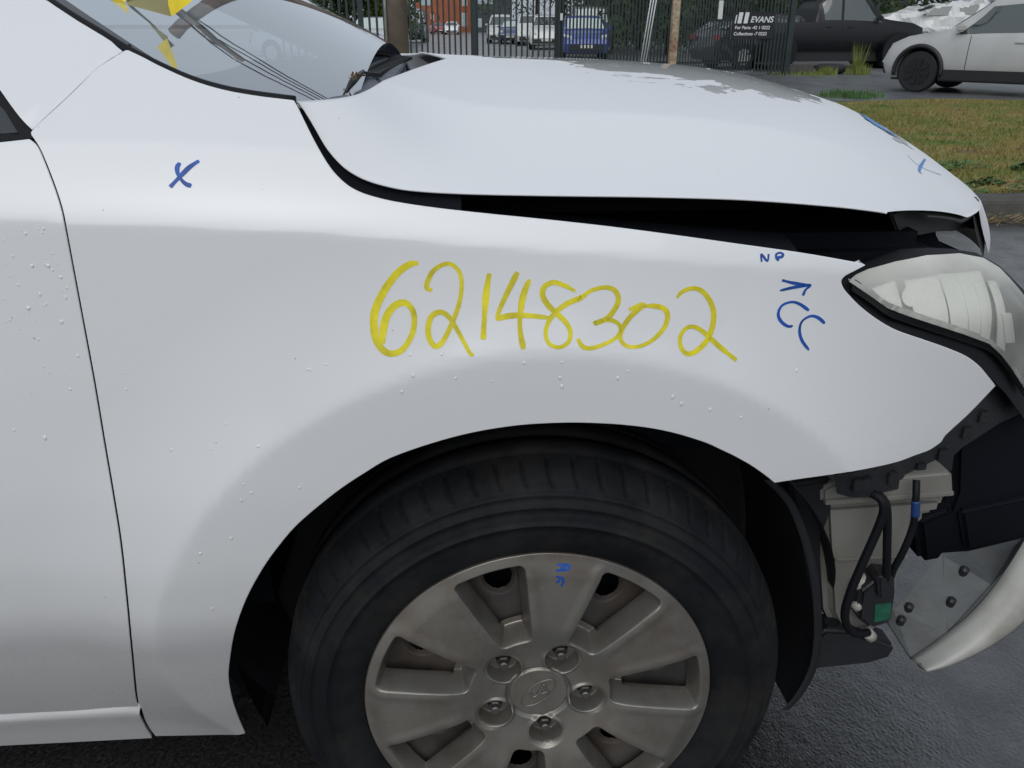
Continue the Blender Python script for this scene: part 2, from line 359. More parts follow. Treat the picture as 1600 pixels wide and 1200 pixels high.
# straw and dirt lying in the gutter
M['straw'] = mat('straw', (.36, .25, .10), .85, var=.4, vscale=30); M['soil'] = mat('gutter_soil', (.05, .037, .022), .95, var=.4, vscale=40, bump=.6, bscale=150)
mb = MB()
for _ in range(1500):
    x = random.uniform(1.2, 5.5); y = KY-abs(random.gauss(0, .11))-.005 if random.random() < .62 else KY+.15+abs(random.gauss(0, .05)); z = .012 if y < KY else .14
    a = random.gauss(0, .7); l = random.uniform(.02, .10); d = Vector((math.cos(a)*l, math.sin(a)*l*.6, random.uniform(-.004, .02))); w = Vector((-d.y, d.x, 0)).normalized()*random.uniform(.001, .003); p = Vector((x, y, z+random.uniform(0, .02)))
    mb.add([p-w, p+d-w*.5, p+d+w*.5, p+w], [(0, 1, 2, 3)])
tag(stuff(mb.build('straw_litter', M['straw'])), 'brown straw and twigs washed into the gutter along the kerb', 'straw')
mb = MB()
for _ in range(70):
    x = random.uniform(1.2, 5.5); y = KY-abs(random.gauss(0, .07)); r_ = random.uniform(.01, .05)
    vs = [(x+math.cos(t)*r_*random.uniform(.7, 1.3), y+math.sin(t)*r_*.6, .002) for t in np.linspace(0, 6.283, 8, endpoint=False)]+[(x, y, r_*.45)]
    mb.add(vs, [(i, (i+1) % 8, 8) for i in range(8)])
tag(stuff(mb.build('gutter_dirt', M['soil'], smooth=True)), 'dark clumps of wet dirt in the gutter under the straw', 'dirt')

# ------------------------------------------------------------------ utility pole with wires (mirrored in the windscreen)
GZ = -.10
def at_ground(u, depth, gz=GZ): p = atD(u, 300, depth); return np.array([p[0], p[1], gz]) if False else np.array([*(CP+ (ray(u, 38.)*1.)*depth)[:2], gz])
M['timber'] = mat('grey_timber_pole', (.20, .165, .15), .85, var=.3, vscale=3, dirt=(.07,.06,.055), damt=.6, dscale=2, bump=.3, bscale=40)
M['galv'] = mat('galvanised_steel', (.33, .34, .35), .5, .5, var=.2)
pp = at_ground(621, 12.2); pole = empty('utility_pole', pp); tag(pole, 'thick grey timber power pole standing in front of the fence', 'pole')
MB().tube([(0, 0, 0), (0, 0, 4), (0, 0, 9.5)], [.155, .145, .12], 20).build('shaft', M['timber'], pole, smooth=True, local=True)
MB().tube([(-.165, -.06, 0), (-.158, -.06, 3.4)], .022, 8).build('conduit', M['galv'], pole, smooth=True, local=True)
MB().box(-1.2, 1.2, -.22, -.10, 8.55, 8.68).build('crossarm', M['timber'], pole, local=True)
for k_ in range(4):
    x = -1.1+k_*.73; MB().tube([(x, -.16, 8.68), (x, -.16, 8.80)], [.05, .03], 10).build('insulator', M['galv'], pole, local=True)
M['wire'] = mat('black_cable', (.01, .01, .012), .6)
for k_ in range(4):
    x = pp[0]-1.1+k_*.73
    for dirn in (-1, 1):
        pts = [(x+dirn*t*24, pp[1]-.16+dirn*t*6.0, GZ+8.8-3.2*t*(1-t)*(1+.15*k_)) for t in np.linspace(0, 1, 14)]
        w_ = MB().tube(pts, .022, 6).build('power_cable', M['wire'], None, smooth=True); tag(w_, 'overhead power cable %s from the timber pole, %s on its crossarm' % (('running left', 'running right')[dirn > 0], ('outermost left', 'second from left', 'third from left', 'outermost right')[k_]), 'cable', 'overhead power cables')

# ------------------------------------------------------------------ steel picket fence, gate and posts
M['fence'] = mat('dark_green_fence_paint', (.014, .026, .026), .5, var=.3, vscale=3, coat=.2)
M['rust_post'] = mat('rusted_cream_paint', (.42, .36, .25), .7, var=.15, vscale=10, dirt=(.15, .045, .016), dscale=7, damt=1., dlo=.40)
FD = 21.0
def fence(name, label, u0, u1, depth0, depth1, spacing_px, wpx, height, rails=(.25, 1.9), pale=None):
    a = at_ground(u0, depth0); b = at_ground(u1, depth1); n_ = max(1, int(round(abs(u1-u0)/spacing_px)))
    root = empty(name, a); tag(root, label, 'fence'); d = (b-a); L_ = np.linalg.norm(d[:2]); dn = d/L_; pn = np.array([-dn[1], dn[0], 0])
    w = wpx*depth0/FPX/2; base = None
    for i in range(n_+1):
        p = d*(i/n_)
        if base is None:
            q = [(-dn*w-pn*.012), (dn*w-pn*.012), (dn*w+pn*.012), (-dn*w+pn*.012)]
            vs = [x+np.array([0, 0, .06]) for x in q]+[x+np.array([0, 0, height]) for x in q]+[np.array([0, 0, height+.07])]
            base = mesh_obj('picket', vs, [(3,2,1,0),(0,1,5,4),(1,2,6,5),(2,3,7,6),(3,0,4,7),(4,5,8),(5,6,8),(6,7,8),(7,4,8)], M['fence'], root, False, local=True); o = base
        else:
            o = base.copy(); COL.objects.link(o); o.parent = root
        o.location = Vector(p)
    for z in rails:
        mb = MB(); mb.prism([pn*.02+np.array([0, 0, z]), pn*.06+np.array([0, 0, z]), pn*.06+np.array([0, 0, z+.045]), pn*.02+np.array([0, 0, z+.045])], d*1.0); mb.build('rail', M['fence'], root, local=True)
    return root
fence('picket_fence', 'dark green steel picket fence left of the timber power pole', 440, 612, FD, FD, 11.4, 3.4, 2.3)
fence('picket_fence', 'dark green steel picket fence right of the timber power pole', 632, 868, FD, FD, 8.9, 2.9, 2.3)
fence('sliding_gate', 'dark green sliding gate of closely set steel pickets', 874, 1046, FD-.2, FD+.3, 5.4, 2.6, 2.3)
fence('picket_fence', 'doubled dark green picket fence between rusty post and gate post', 1062, 1180, FD, FD+.1, 4.4, 2.2, 2.3)
fence('side_gate', 'dark green picket gate standing right of the black sign', 1186, 1230, FD-.3, FD-.3, 5.6, 2.2, 2.2, rails=(.08, .25, 1.0, 1.9))
def post(name, label, u, depth, w, h, m, cap=True):
    p = at_ground(u, depth); mb = MB(); mb.box(-w/2, w/2, -w/2, w/2, 0, h)
    o = empty(name, p); tag(o, label, 'post'); mb.build('shaft', m, o, bevel=.006, local=True); mb = MB(); mb.box(-w*.56, w*.56, -w*.56, w*.56, h, h+.03); mb.build('cap', m, o, local=True); return o
post('fence_post', 'dark green steel fence post near the pale sedan', 564, FD, .13, 2.4, M['fence'])
post('fence_post', 'dark green steel fence post in front of the dark building', 741, FD, .12, 2.4, M['fence'])
post('gate_post', 'dark steel gate post beside the blue hatchback', 873, FD, .16, 2.5, M['fence'])
post('gate_post', 'dark steel gate post at the open driveway edge', 1236, FD-.3, .14, 2.4, M['fence'])
rp_ = post('rusty_post', 'cream painted square post streaked with rust', 1054.5, 17.5, .15, 2.6, M['rust_post'])
M['white_paint'] = mat('white_paint', (.62, .64, .64), .5, var=.1, vscale=5)
for k_ in range(3):
    a = at_ground(1004.5+k_*4.0, 20.6); b = at_ground(1019+k_*4.2, 20.6); b[2] = 2.2; a[2] = .22
    tag(MB().tube([a, b], .016, 8).build('white_pipe', M['white_paint'], None, smooth=True), ('leftmost', 'middle', 'rightmost')[k_]+' of three slim white pipes leaning against the gate', 'pipe', 'white pipes by the gate')
tag(MB().box(-.055, .055, -.01, .01, 0, .42).build('pale_plate', M['white_paint']), 'small pale upright plate fixed on the fence beside the sign', 'plate').location = tuple(at_ground(1124, 20.8)+np.array([0, 0, 1.30]))
tag(MB().box(-.03, .03, -.01, .01, 0, .16).build('pale_tag', M['white_paint']), 'small white tag fixed on the gate post by the blue hatchback', 'tag').location = tuple(at_ground(877, 20.7)+np.array([0, 0, 1.27]))
# business sign: black board with white lettering behind the pickets
sp = at_ground(1178, 20.6); sg = empty('wrecker_sign', sp); tag(sg, 'black sign board with white lettering on the fence', 'sign')
M['sign_black'] = mat('sign_black', (.008, .010, .015), .5); sw = 66*20.6/FPX
MB().box(-sw/2, sw/2, 0, .02, .85, 1.46).build('board', M['sign_black'], sg, local=True)
def text(body, x, z, size, m, parent, shear=.2, bold=0.):
    cu = bpy.data.curves.new('lettering', 'FONT'); cu.body = body; cu.size = size; cu.shear = shear; cu.offset = bold; cu.extrude = .002; cu.align_x = 'LEFT'
    o = bpy.data.objects.new('lettering', cu); COL.objects.link(o); dg = bpy.context.evaluated_depsgraph_get(); me = bpy.data.meshes.new_from_object(o.evaluated_get(dg)); bpy.data.objects.remove(o)
    t = bpy.data.objects.new('lettering', me); COL.objects.link(t); me.materials.append(m); t.parent = parent; t.location = (x, -.003, z); t.rotation_euler = (math.pi/2, 0, 0); return t
M['sign_white'] = mat('sign_white', (.66, .68, .68), .5)
for k_ in range(2):
    x = -sw/2+.10+k_*.155; MB().prism([(x, -.004, 1.20), (x+.10, -.004, 1.20), (x+.13, -.004, 1.45), (x+.03, -.004, 1.45)], (0, .003, 0)).build('logo_bar', M['sign_white'], sg, local=True)
MB().prism([(-sw/2+.03, -.004, 1.20), (-sw/2+.06, -.004, 1.20), (-sw/2+.085, -.004, 1.39), (-sw/2+.055, -.004, 1.39)], (0, .003, 0)).build('logo_bar', M['sign_white'], sg, local=True)
text('EVANS', -sw/2+.42, 1.225, .19, M['sign_white'], sg, .25, .004); text('For Parts -42 1 0222', -sw/2+.05, 1.07, .105, M['sign_white'], sg, .1, .002); text('Collections -7 0222', -sw/2+.03, .93, .105, M['sign_white'], sg, .1, .002)

# ------------------------------------------------------------------ cars in the background
M['tyre_far'] = mat('far_tyre', (.010, .011, .013), .7); M['rim_dark'] = mat('dark_alloy', (.02, .021, .024), .4, .4); M['rim_silver'] = mat('silver_alloy', (.4, .4, .4), .4, .6)
M['car_glass'] = mat('car_glass', (.045, .06, .06), .04, 0, .9, 1., .03); M['sky_pale_glass'] = mat('sky_pale_glass', (.45, .52, .50), .06, 0, .9, 1., .03)  # second glass has a pale sky reflection put into its colour
M['trim_black'] = mat('car_trim', (.012, .013, .015), .5); M['lamp_clear'] = mat('lamp_clear', (.62, .63, .62), .15, .2, .6, 1.); M['lamp_red'] = mat('lamp_red', (.30, .015, .02), .2, 0, .6, 1.); M['plate'] = mat('number_plate', (.6, .6, .55), .5)
def make_car(name, label, loc, heading, color, L_=4.4, Wd=1.8, H=1.5, kind='hatch', group='cars parked behind the fence', glass='car_glass', rim='rim_silver', crumple=0., clad=False, cat='car', coat=.6, zscale=1.):
    """body lofted from station profiles; x forward, origin on the ground under the middle"""
    root = empty(name, loc, heading); tag(root, label, cat, group)
    hw = Wd/2; wr = .335 if kind != 'suv' else .36
    if kind == 'ute': wr = .38*zscale
    fx, rx = L_/2-(.74 if kind == 'suv' else .88), -L_/2+.85
    P = {  # x fraction (front 1 .. rear 0): top height, belt height
     'hatch': ([0, .02, .06, .14, .22, .45, .60, .73, .80, .90, .97, 1.], [.55, .86, 1.02, 1.30, H*.97, H, H*.965, .99, .95, .86, .74, .52]),
     'sedan': ([0, .02, .08, .18, .30, .45, .58, .72, .80, .90, .97, 1.], [.55, .88, .98, 1.02, 1.32, H, H*.97, .98, .93, .85, .72, .50]),
     'suv': ([0, .015, .05, .10, .20, .45, .60, .745, .80, .90, .965, 1.], [.60, .95, 1.20, 1.48, H*.985, H, H*.96, 1.09, 1.06, .98, .85, .55]),
     'van': ([0, .01, .03, .06, .30, .60, .78, .86, .93, .97, 1.], [.5, 1.2, H*.94, H*.985, H, H, H*.96, 1.22, 1.05, .9, .5]),
     'ute': ([0, .01, .02, .30, .36, .38, .44, .56, .64, .74, .78, .92, .98, 1.], [.7, .98, 1.04, 1.06, 1.07, 1.5, H*.98, H, H*.95, 1.16, 1.12, 1.05, .95, .6])}[kind]
    fr = np.array(P[0]); top = np.array(P[1]); xs = np.unique(np.concatenate([np.linspace(0, 1, 44), fr]))
    ztop = np.interp(xs, fr, top); belt = np.minimum(ztop, np.interp(xs, [0, .1, .8, 1], [.95, .97, .93, .70])*(H/1.5)**.6); zs = .24 if kind != 'ute' else .42
    plan = 1-.16*np.clip((np.abs(xs-.5)-.36)/.14, 0, 1)**2.2
    rows = []
    for i, f_ in enumerate(xs):
        x = (f_-.5)*L_; w = hw*plan[i]; zb = belt[i]; zt = ztop[i]; ed = min(1, max(0, (f_)/.03))*min(1, (1-f_)/.03); zlow = zs+(.20 if (f_ < .02 or f_ > .98) else 0)
        gh = zt-zb; wt = w*(.98-.22*min(1, gh/.45)) if gh > .02 else w*.93
        rows.append([(x, 0, zlow), (x, w*.90, zlow), (x, w*.985, zlow+.10), (x, w, zlow+.30*(zb-zlow)+.05), (x, w*.995, zlow+.62*(zb-zlow)), (x, w*.965, zb-.03), (x, w*.95, zb), (x, w*.95*(1-.5*.0)+(wt-w*.95)*.5, zb+gh*.52), (x, wt+.0, zb+gh*.90), (x, wt*.93, zt-.004), (x, wt*.5, zt+.012), (x, 0, zt+.018)])
    G = np.array(rows); G[..., 2] *= zscale; belt = belt*zscale; Gm = G[:, ::-1][:, 1:-1].copy(); Gm[..., 1] *= -1; full = np.concatenate([G, Gm], 1)
    n_s, n_r = full.shape[:2]; V = full.reshape(-1, 3)
    if crumple:
        V = np.array([np.array(v)+np.array(mnoise.noise_vector(Vector(v)*1.9+Vector((loc[0], loc[1], 3))))*crumple*(1 if v[2] > .5 else .3)+np.array(mnoise.noise_vector(Vector(v)*5.5))*crumple*.35 for v in V])
    F = [(i*n_r+j, i*n_r+(j+1) % n_r, (i+1)*n_r+(j+1) % n_r, (i+1)*n_r+j) for i in range(n_s-1) for j in range(n_r)]+[tuple(range(n_r))[::-1], tuple((n_s-1)*n_r+j for j in range(n_r))]
    cm = mat(name+'_paint', color, .35, .15 if max(color) < .5 else .0, .5, coat, .06, var=.06, vscale=3)
    body = mesh_obj('body', V, F, cm, root, not crumple, local=True)
    bm = bmesh.new(); bm.from_mesh(body.data); bmesh.ops.recalc_face_normals(bm, faces=bm.faces); bm.to_mesh(body.data); bm.free()
    # wheel openings cut out of the body
    if not crumple:
        dg = bpy.context.evaluated_depsgraph_get()
        for x in (fx, rx):
            cut = MB().tube([(x, -hw-.2, wr+.02), (x, hw+.2, wr+.02)], wr*1.16, 28).build('cut', None, root, local=True)
            bo = body.modifiers.new('b', 'BOOLEAN'); bo.operation = 'DIFFERENCE'; bo.object = cut; bo.solver = 'EXACT'
            bpy.context.view_layer.update(); me = bpy.data.meshes.new_from_object(body.evaluated_get(bpy.context.evaluated_depsgraph_get()))
            body.modifiers.clear(); old = body.data; body.data = me; bpy.data.objects.remove(cut)
        try:
            bpy.context.view_layer.objects.active = body; body.data.set_sharp_from_angle(angle=R_(38))
        except Exception: pass
        MB().box(-L_/2+.2, L_/2-.2, -hw*.80, hw*.80, .20, .62).build('chassis', M['trim_black'], root, local=True)
    def surf_pt(f_, k_, side, lift=.006):       # point on the greenhouse side, k: 0 belt .. 1 roof edge
        j = np.searchsorted(xs, f_); j = min(max(j, 1), len(xs)-1); a = (f_-xs[j-1])/(xs[j]-xs[j-1]); R0 = G[j-1]*(1-a)+G[j]*a
        kk = k_*2.; p = R0[6]*(1-kk)+R0[7]*kk if kk < 1 else R0[7]*(2-kk)+R0[8]*(kk-1)
        return (p[0], side*(p[1]+lift), p[2])
    wins = {'hatch': [(.20, .40, .26, .40), (.42, .60, .42, .70)], 'sedan': [(.28, .44, .33, .44), (.46, .62, .46, .70)], 'suv': [(.10, .20, .14, .20), (.21, .40, .22, .41), (.42, .60, .43, .715)], 'van': [(.66, .80, .66, .80)], 'ute': [(.395, .50, .41, .50), (.515, .62, .515, .735)]}[kind]
    for side in (-1, 1):
        for (t0, t1, b0, b1) in wins:
            rows_ = []
            for k_ in np.linspace(.06, .86, 5):
                u_ = (k_-.06)/.8; e0 = b0+(t0-b0)*u_ if kind != 'x' else b0; e1 = b1+(t1-b1)*u_; rows_.append([surf_pt(f_, k_, side) for f_ in np.linspace(e0, e1, 7)])
            w_ = grid_obj('side_window', np.array(rows_), M[glass], root, side > 0)
            w_.matrix_parent_inverse = Matrix.Identity(4)
    def cross(f0, f1, nm, k0=.08, wfrac=.80):
        rows_ = []
        for f_ in np.linspace(f0, f1, 6):
            j = min(max(np.searchsorted(xs, f_), 1), len(xs)-1); a = (f_-xs[j-1])/(xs[j]-xs[j-1]); R0 = G[j-1]*(1-a)+G[j]*a; w_ = R0[9][1]*wfrac/.93 if False else R0[8][1]*.90
            n_ = np.array([.35 if f0 > .5 else -.35, 0, .9]); n_ /= np.linalg.norm(n_); nn = n_*.012
            rows_.append([np.array([R0[11][0], y, R0[11][2]-.018*abs(y/w_)**2 if abs(y) > 0 else R0[11][2]])+nn for y in np.linspace(-w_, w_, 9)])
        o = grid_obj(nm, np.array(rows_), M[glass], root, True); o.matrix_parent_inverse = Matrix.Identity(4)
        return o
    wf = {'hatch': (.615, .72), 'sedan': (.595, .71), 'suv': (.62, .735), 'van': (.79, .855), 'ute': (.655, .735)}[kind]; cross(*wf, 'windscreen')
    rf_ = {'hatch': (.07, .20), 'sedan': (.19, .29), 'suv': (.055, .10), 'van': None, 'ute': None}[kind]
    if rf_: cross(*rf_, 'rear_window')
    for s in (-1, 1):
        for x in (fx, rx):
            if crumple and x == fx: continue
            y0 = s*(hw-.215); y1 = s*(hw-.005)
            wl_ = MB().tube([(x, y0, wr), (x, y0+s*.02, wr), (x, y1-s*.02, wr), (x, y1, wr)], [wr*.9, wr, wr, wr*.93], 28).build('wheel', M['tyre_far'], root, local=True)
            mb = MB(); mb.tube([(x, y1-s*.01, wr), (x, y1+s*.004, wr)], [wr*.66, wr*.64], 24)
            for k_ in range(8):
                t = 2*math.pi*k_/8+.2; c_, s_ = math.cos(t), math.sin(t); q = [(.05, -.022), (wr*.62, -.035), (wr*.62, .035), (.05, .022)]
                mb.prism([(x+c_*a-s_*b, y1+s*.004, wr+s_*a+c_*b) for a, b in q], (0, s*.018, 0))
            mb.build('rim', M[rim], wl_, local=True)
            if clad:
                pts = [(x+math.cos(t)*wr*1.20, s*(hw+.004), wr+.02+math.sin(t)*wr*1.20) for t in np.linspace(R_(-12), R_(192), 22)]
                MB().tube(pts, .040, 8).build('arch_cladding', M['trim_black'], root, smooth=True, local=True)
        xl = L_/2; mb = MB(); mb.prism([(xl-.16, s*hw*.55, .70), (xl-.05, s*hw*.60, .67), (xl-.24, s*hw*.90, .70), (xl-.30, s*hw*.92, .78)], (0, 0, .10)); mb.build('headlight', M['lamp_clear'], root, local=True, bevel=.01)
        mb = MB(); mb.box(-xl+.02, -xl+.10, min(s*hw*.55, s*hw*.86), max(s*hw*.55, s*hw*.86), .78, .92); mb.build('tail_light', M['lamp_red'], root, local=True, bevel=.01)
        fm = {'hatch': .69, 'sedan': .68, 'suv': .69, 'van': .82, 'ute': .71}[kind]; xm = (fm-.5)*L_; zm = np.interp(fm, xs, belt)+.06
        mb = MB(); mb.box(xm-.06, xm+.06, min(s*(hw*.93), s*(hw+.14)), max(s*(hw*.93), s*(hw+.14)), zm, zm+.13); mb.build('side_mirror', cm if kind != 'ute' else M['trim_black'], root, bevel=.03, local=True)
        if kind in ('suv', 'ute', 'sedan', 'hatch') and not crumple:
            for f_ in ({'suv': (.412, .645), 'ute': (.505, .675), 'sedan': (.45, .66), 'hatch': (.41, .66)}[kind]):
                j = np.searchsorted(xs, f_); R0 = G[j]; pts = [(R0[q][0], s*(R0[q][1]+.002), R0[q][2]) for q in (2, 3, 4, 5, 6)]
                MB().tube(pts, .006, 5).build('door_gap', M['trim_black'], root, local=True)
            for f_ in ({'suv': (.455, .24), 'ute': (.545, .43), 'sedan': (.49, .33), 'hatch': (.455, .30)}[kind]):
                j = np.searchsorted(xs, f_); R0 = G[j]; zh = R0[4][2]*.35+R0[5][2]*.65; yh = s*(R0[4][1]*.35+R0[5][1]*.65+.014); xh = R0[0][0]
                MB().box(xh-.10, xh+.10, min(yh-.012, yh+.012), max(yh-.012, yh+.012), zh-.014, zh+.016).build('door_handle', cm if kind != 'ute' else M['trim_black'], root, bevel=.006, local=True)
    if clad:
        for s in (-1, 1): MB().box(rx+wr*1.1, fx-wr*1.1, min(s*(hw-.04), s*(hw+.012)), max(s*(hw-.04), s*(hw+.012)), .22, .42).build('sill_cladding', M['trim_black'], root, bevel=.02, local=True)
    MB().box(L_/2-.06, L_/2+.015, -hw*.72, hw*.72, .30, .52).build('grille', M['trim_black'], root, bevel=.02, local=True)
    MB().box(L_/2-.02, L_/2+.025, -.26, .26, .40, .51).build('number_plate', M['plate'], root, local=True)
    return root
# silver SUV in the driveway, nose to the left
q = at_ground(1449, 15.4); nose = np.array([-.66, .75, 0]); nose /= np.linalg.norm(nose); lat = np.array([nose[1], -nose[0], 0])
hd = math.atan2(nose[1], nose[0]); fxs = 4.5/2-.74; left = np.array([-nose[1], nose[0], 0])
c_ = q-nose*fxs-left*(.93-.10)
make_car('silver_suv', 'silver grey SUV with black wheel arches parked on the wet driveway', (c_[0], c_[1], GZ), hd, (.44, .445, .44), 4.5, 1.86, 1.66, 'suv', None, rim='rim_dark', clad=True, cat='suv')
def far_car(u, depth, *a, **k): p = at_ground(u, depth, -.11); return (p[0], p[1], -.11)
make_car('black_ute', 'black double-cab ute with smashed front beside the driveway', far_car(1292, 24.5), R_(2), (.004, .005, .007), 5.3, 1.88, 1.82, 'ute', None, rim='rim_dark', cat='ute', coat=.0, zscale=1.17)
make_car('pale_sedan', 'pale silver sedan parked behind the fence left of the pole', far_car(588, 33.5), R_(-100), (.50, .51, .55), 4.6, 1.8, 1.45, 'sedan', glass='sky_pale_glass')
make_car('lilac_sedan', 'pale lilac sedan partly hidden by the windscreen edge', far_car(505, 27.5), R_(-20), (.40, .41, .52), 4.7, 1.8, 1.42, 'sedan', glass='sky_pale_glass')
make_car('white_hatchback', 'far white hatchback facing the camera before the brick building', far_car(706, 105), R_(-92), (.72, .74, .74), 4.1, 1.75, 1.5, 'hatch')
make_car('red_hatchback', 'far red hatchback beside the white one near the brick building', far_car(684, 112), R_(-80), (.30, .02, .03), 4.1, 1.75, 1.45, 'hatch')
make_car('white_wagon', 'white and dark wagon with pale roof left of the blue sedan', far_car(783, 58), R_(-95), (.55, .57, .57), 4.6, 1.85, 1.80, 'suv')
make_car('blue_sedan', 'small navy blue sedan with pale windscreen among the parked cars', far_car(803, 56), R_(-100), (.03, .06, .16), 4.4, 1.75, 1.45, 'sedan', glass='sky_pale_glass')
make_car('white_van', 'white van parked right of the navy sedan', far_car(830, 52), R_(-96), (.66, .68, .68), 4.8, 1.85, 1.75, 'van', cat='van')
make_car('white_pickup', 'white four-wheel drive parked beside the gate post', far_car(856, 44), R_(-97), (.66, .68, .68), 4.8, 1.85, 1.65, 'suv')
make_car('blue_hatchback', 'bright blue hatchback with pale windscreen behind the sliding gate', far_car(911, 31.5), R_(-94), (.04, .075, .33), 4.1, 1.76, 1.48, 'hatch', glass='sky_pale_glass')
make_car('pale_van', 'van with wide pale windscreen behind the bright blue hatchback', far_car(920, 38), R_(-95), (.10, .12, .13), 4.6, 1.95, 1.95, 'van', glass='sky_pale_glass', cat='van')
make_car('dark_truck', 'dark small truck with orange beacon right of the timber pole', far_car(646, 60), R_(-93), (.02, .022, .028), 4.8, 1.9, 2.2, 'van', cat='truck')
bt = MB(); p = far_car(642, 57); bt.tube([(p[0], p[1], 2.35), (p[0], p[1], 2.5)], .12, 10); tag(bt.build('beacon_light', mat('orange_beacon', (.65, .25, .03), .4)), 'orange beacon light above the dark truck', 'beacon')
make_car('dark_wreck', 'dark wrecked car behind the black sign', far_car(1205, 24.5), R_(15), (.015, .018, .022), 4.5, 1.8, 1.45, 'hatch', 'wrecked cars', crumple=.10)
make_car('white_wreck', 'crumpled white car wreck stacked behind the black ute', tuple(np.array(far_car(1468, 28))+np.array([0, 0, .62])), R_(170), (.62, .63, .62), 4.4, 1.8, 1.2, 'sedan', 'wrecked cars', crumple=.17)
make_car('grey_wreck', 'crushed dark grey car wreck under the crumpled white one', far_car(1500, 29), R_(10), (.03, .032, .036), 4.4, 1.8, .95, 'sedan', 'wrecked cars', crumple=.17)
make_car('silver_wreck', 'crushed silver car wreck behind the silver SUV roof', tuple(np.array(far_car(1540, 30))+np.array([0, 0, .75])), R_(195), (.30, .31, .32), 4.4, 1.8, 1.25, 'sedan', 'wrecked cars', crumple=.17)
# tyre lying flat, kerb stone, tall weed by the ute
tp = at_ground(1308, 21.3); th_ = np.linspace(0, 2*math.pi, 33); tr_ = empty('old_tyre', tp); tag(tr_, 'old tyre lying flat on the ground before the black ute', 'tyre')
MB().tube([(.27*math.cos(t), .27*math.sin(t), .12) for t in th_], .115, 14, cap=False).build('casing', M['tyre_far'], tr_, smooth=True, local=True)
MB().tube([(0, 0, .16), (0, 0, .175)], .20, 20).build('rusty_disc', mat('rust', (.22, .11, .05), .9, var=.3), tr_, local=True)
tag(MB().box(-.37, .37, -.2, .2, 0, .23).build('concrete_block', M['concrete'], bevel=.03), 'low grey concrete block at the foot of the gate post', 'block').location = tuple(at_ground(1254, 21.2))
def tuft(u, depth, h, n_, rad, label, m):
    p = at_ground(u, depth); mb = MB()
    for _ in range(n_):
        a = random.uniform(0, 6.28); b = Vector((p[0]+math.cos(a)*rad*random.random(), p[1]+math.sin(a)*rad*random.random(), GZ)); hh = h*random.uniform(.4, 1); t = b+Vector((random.gauss(0, .15)*hh, random.gauss(0, .15)*hh, hh)); w = Vector((.012, 0, 0))
        mb.add([b-w, b+w, t], [(0, 1, 2)])
    tag(stuff(mb.build('weed_tuft', m)), label, 'weeds')
M['weed_y'] = mat('yellow_weed', (.13, .16, .03), .8, var=.4, vscale=3)
tuft(1350, 21.0, .85, 60, .10, 'tall thin weed growing before the black ute', M['weed_y']); tuft(1352, 21, .3, 220, .35, 'low yellow-green weeds around the tall weed stalk', M['weed_y']); tuft(1303, 20.8, .25, 120, .3, 'grass tuft in front of the old tyre', M['weed_y'])
tuft(1262, 20.9, .12, 300, .9, 'low grass along the foot of the concrete block', M['weed_y']); tuft(1345, 14.3, .14, 420, .6, 'dark green bushy weed at the back edge of the verge', M['weed'])

# ------------------------------------------------------------------ buildings and trees beyond
M['brick'] = mat('orange_brick', (.30, .095, .045), .85, var=.2, vscale=.8); M['dark_clad'] = mat('dark_cladding', (.035, .045, .052), .7, var=.15, vscale=.6); M['pane'] = mat('window_pane', (.35, .42, .46), .1, 0, .8); M['frame'] = mat('window_frame', (.5, .5, .48), .6)
def building(name, label, u0, u1, depth, h, m, wins, cat='building'):
    a = at_ground(u0, depth, -.11); b = at_ground(u1, depth, -.11); L_ = np.linalg.norm(b-a); root = empty(name, a, math.atan2(b[1]-a[1], b[0]-a[0])); tag(root, label, cat)
    MB().box(0, L_, 0, 12, 0, h).build('wall', m, root, local=True); MB().box(-.3, L_+.3, -.4, 12.3, h, h+.35).build('roof', M['dark_clad'], root, local=True)
    k_ = depth/FPX
    for (uu, v0, v1, wpx) in wins:
        x = (uu-u0)/(u1-u0)*L_; z0 = 1.08+.11-(v1-38)*k_; z1 = 1.08+.11-(v0-38)*k_; w = wpx*k_/2
        f_ = MB().box(x-w-.12, x+w+.12, -.08, .05, max(0.02, z0-.12), z1+.12).build('window', M['frame'], root, local=True); MB().box(x-w, x+w, -.12, -.06, max(.1, z0), z1).build('pane', M['pane'], f_, local=True)
    return root
building('brick_building', 'orange brick building far behind the parked cars', 648, 738, 135, 11, M['brick'], [(663, 2, 10, 6), (670, 2, 10, 5), (727, 4, 11, 6), (726, 23, 40, 6), (676, 24, 32, 3), (690, -14, -5, 6), (708, -14, -5, 6)])
building('dark_building', 'dark grey building right of the brick one', 739, 800, 130, 10, M['dark_clad'], [(745, -3, 8, 4), (750, -3, 8, 6), (758, -3, 8, 6), (766, -3, 8, 5), (750, 31, 41, 6)])
building('dark_shed', 'long dark shed behind the trees and the sliding gate', 930, 1420, 62, 6, M['dark_clad'], [])
sp = at_ground(600, 70, -.11); sb = empty('striped_sign', sp); tag(sb, 'tall yellow and orange striped sign left of the timber pole', 'sign')
for z, c in [(.6, (.50, .12, .03)), (1.35, (.60, .38, .04)), (1.75, (.30, .28, .32)), (2.1, (.16, .10, .22)), (2.45, (.60, .38, .04)), (2.8, (.50, .12, .03))]:
    MB().box(-.24, .24, -.03, .03, z+.4, z+.4+(.74 if z == .6 else .34)).build('band', mat('sign_band', c, .6), sb, local=True)
M['leaf'] = mat('tree_leaf', (.040, .075, .022), .7, var=.6, vscale=.9); M['leaf_l'] = mat('light_leaf', (.12, .17, .03), .7, var=.5, vscale=1.2); M['bark'] = mat('bark', (.06, .045, .035), .9, var=.3)
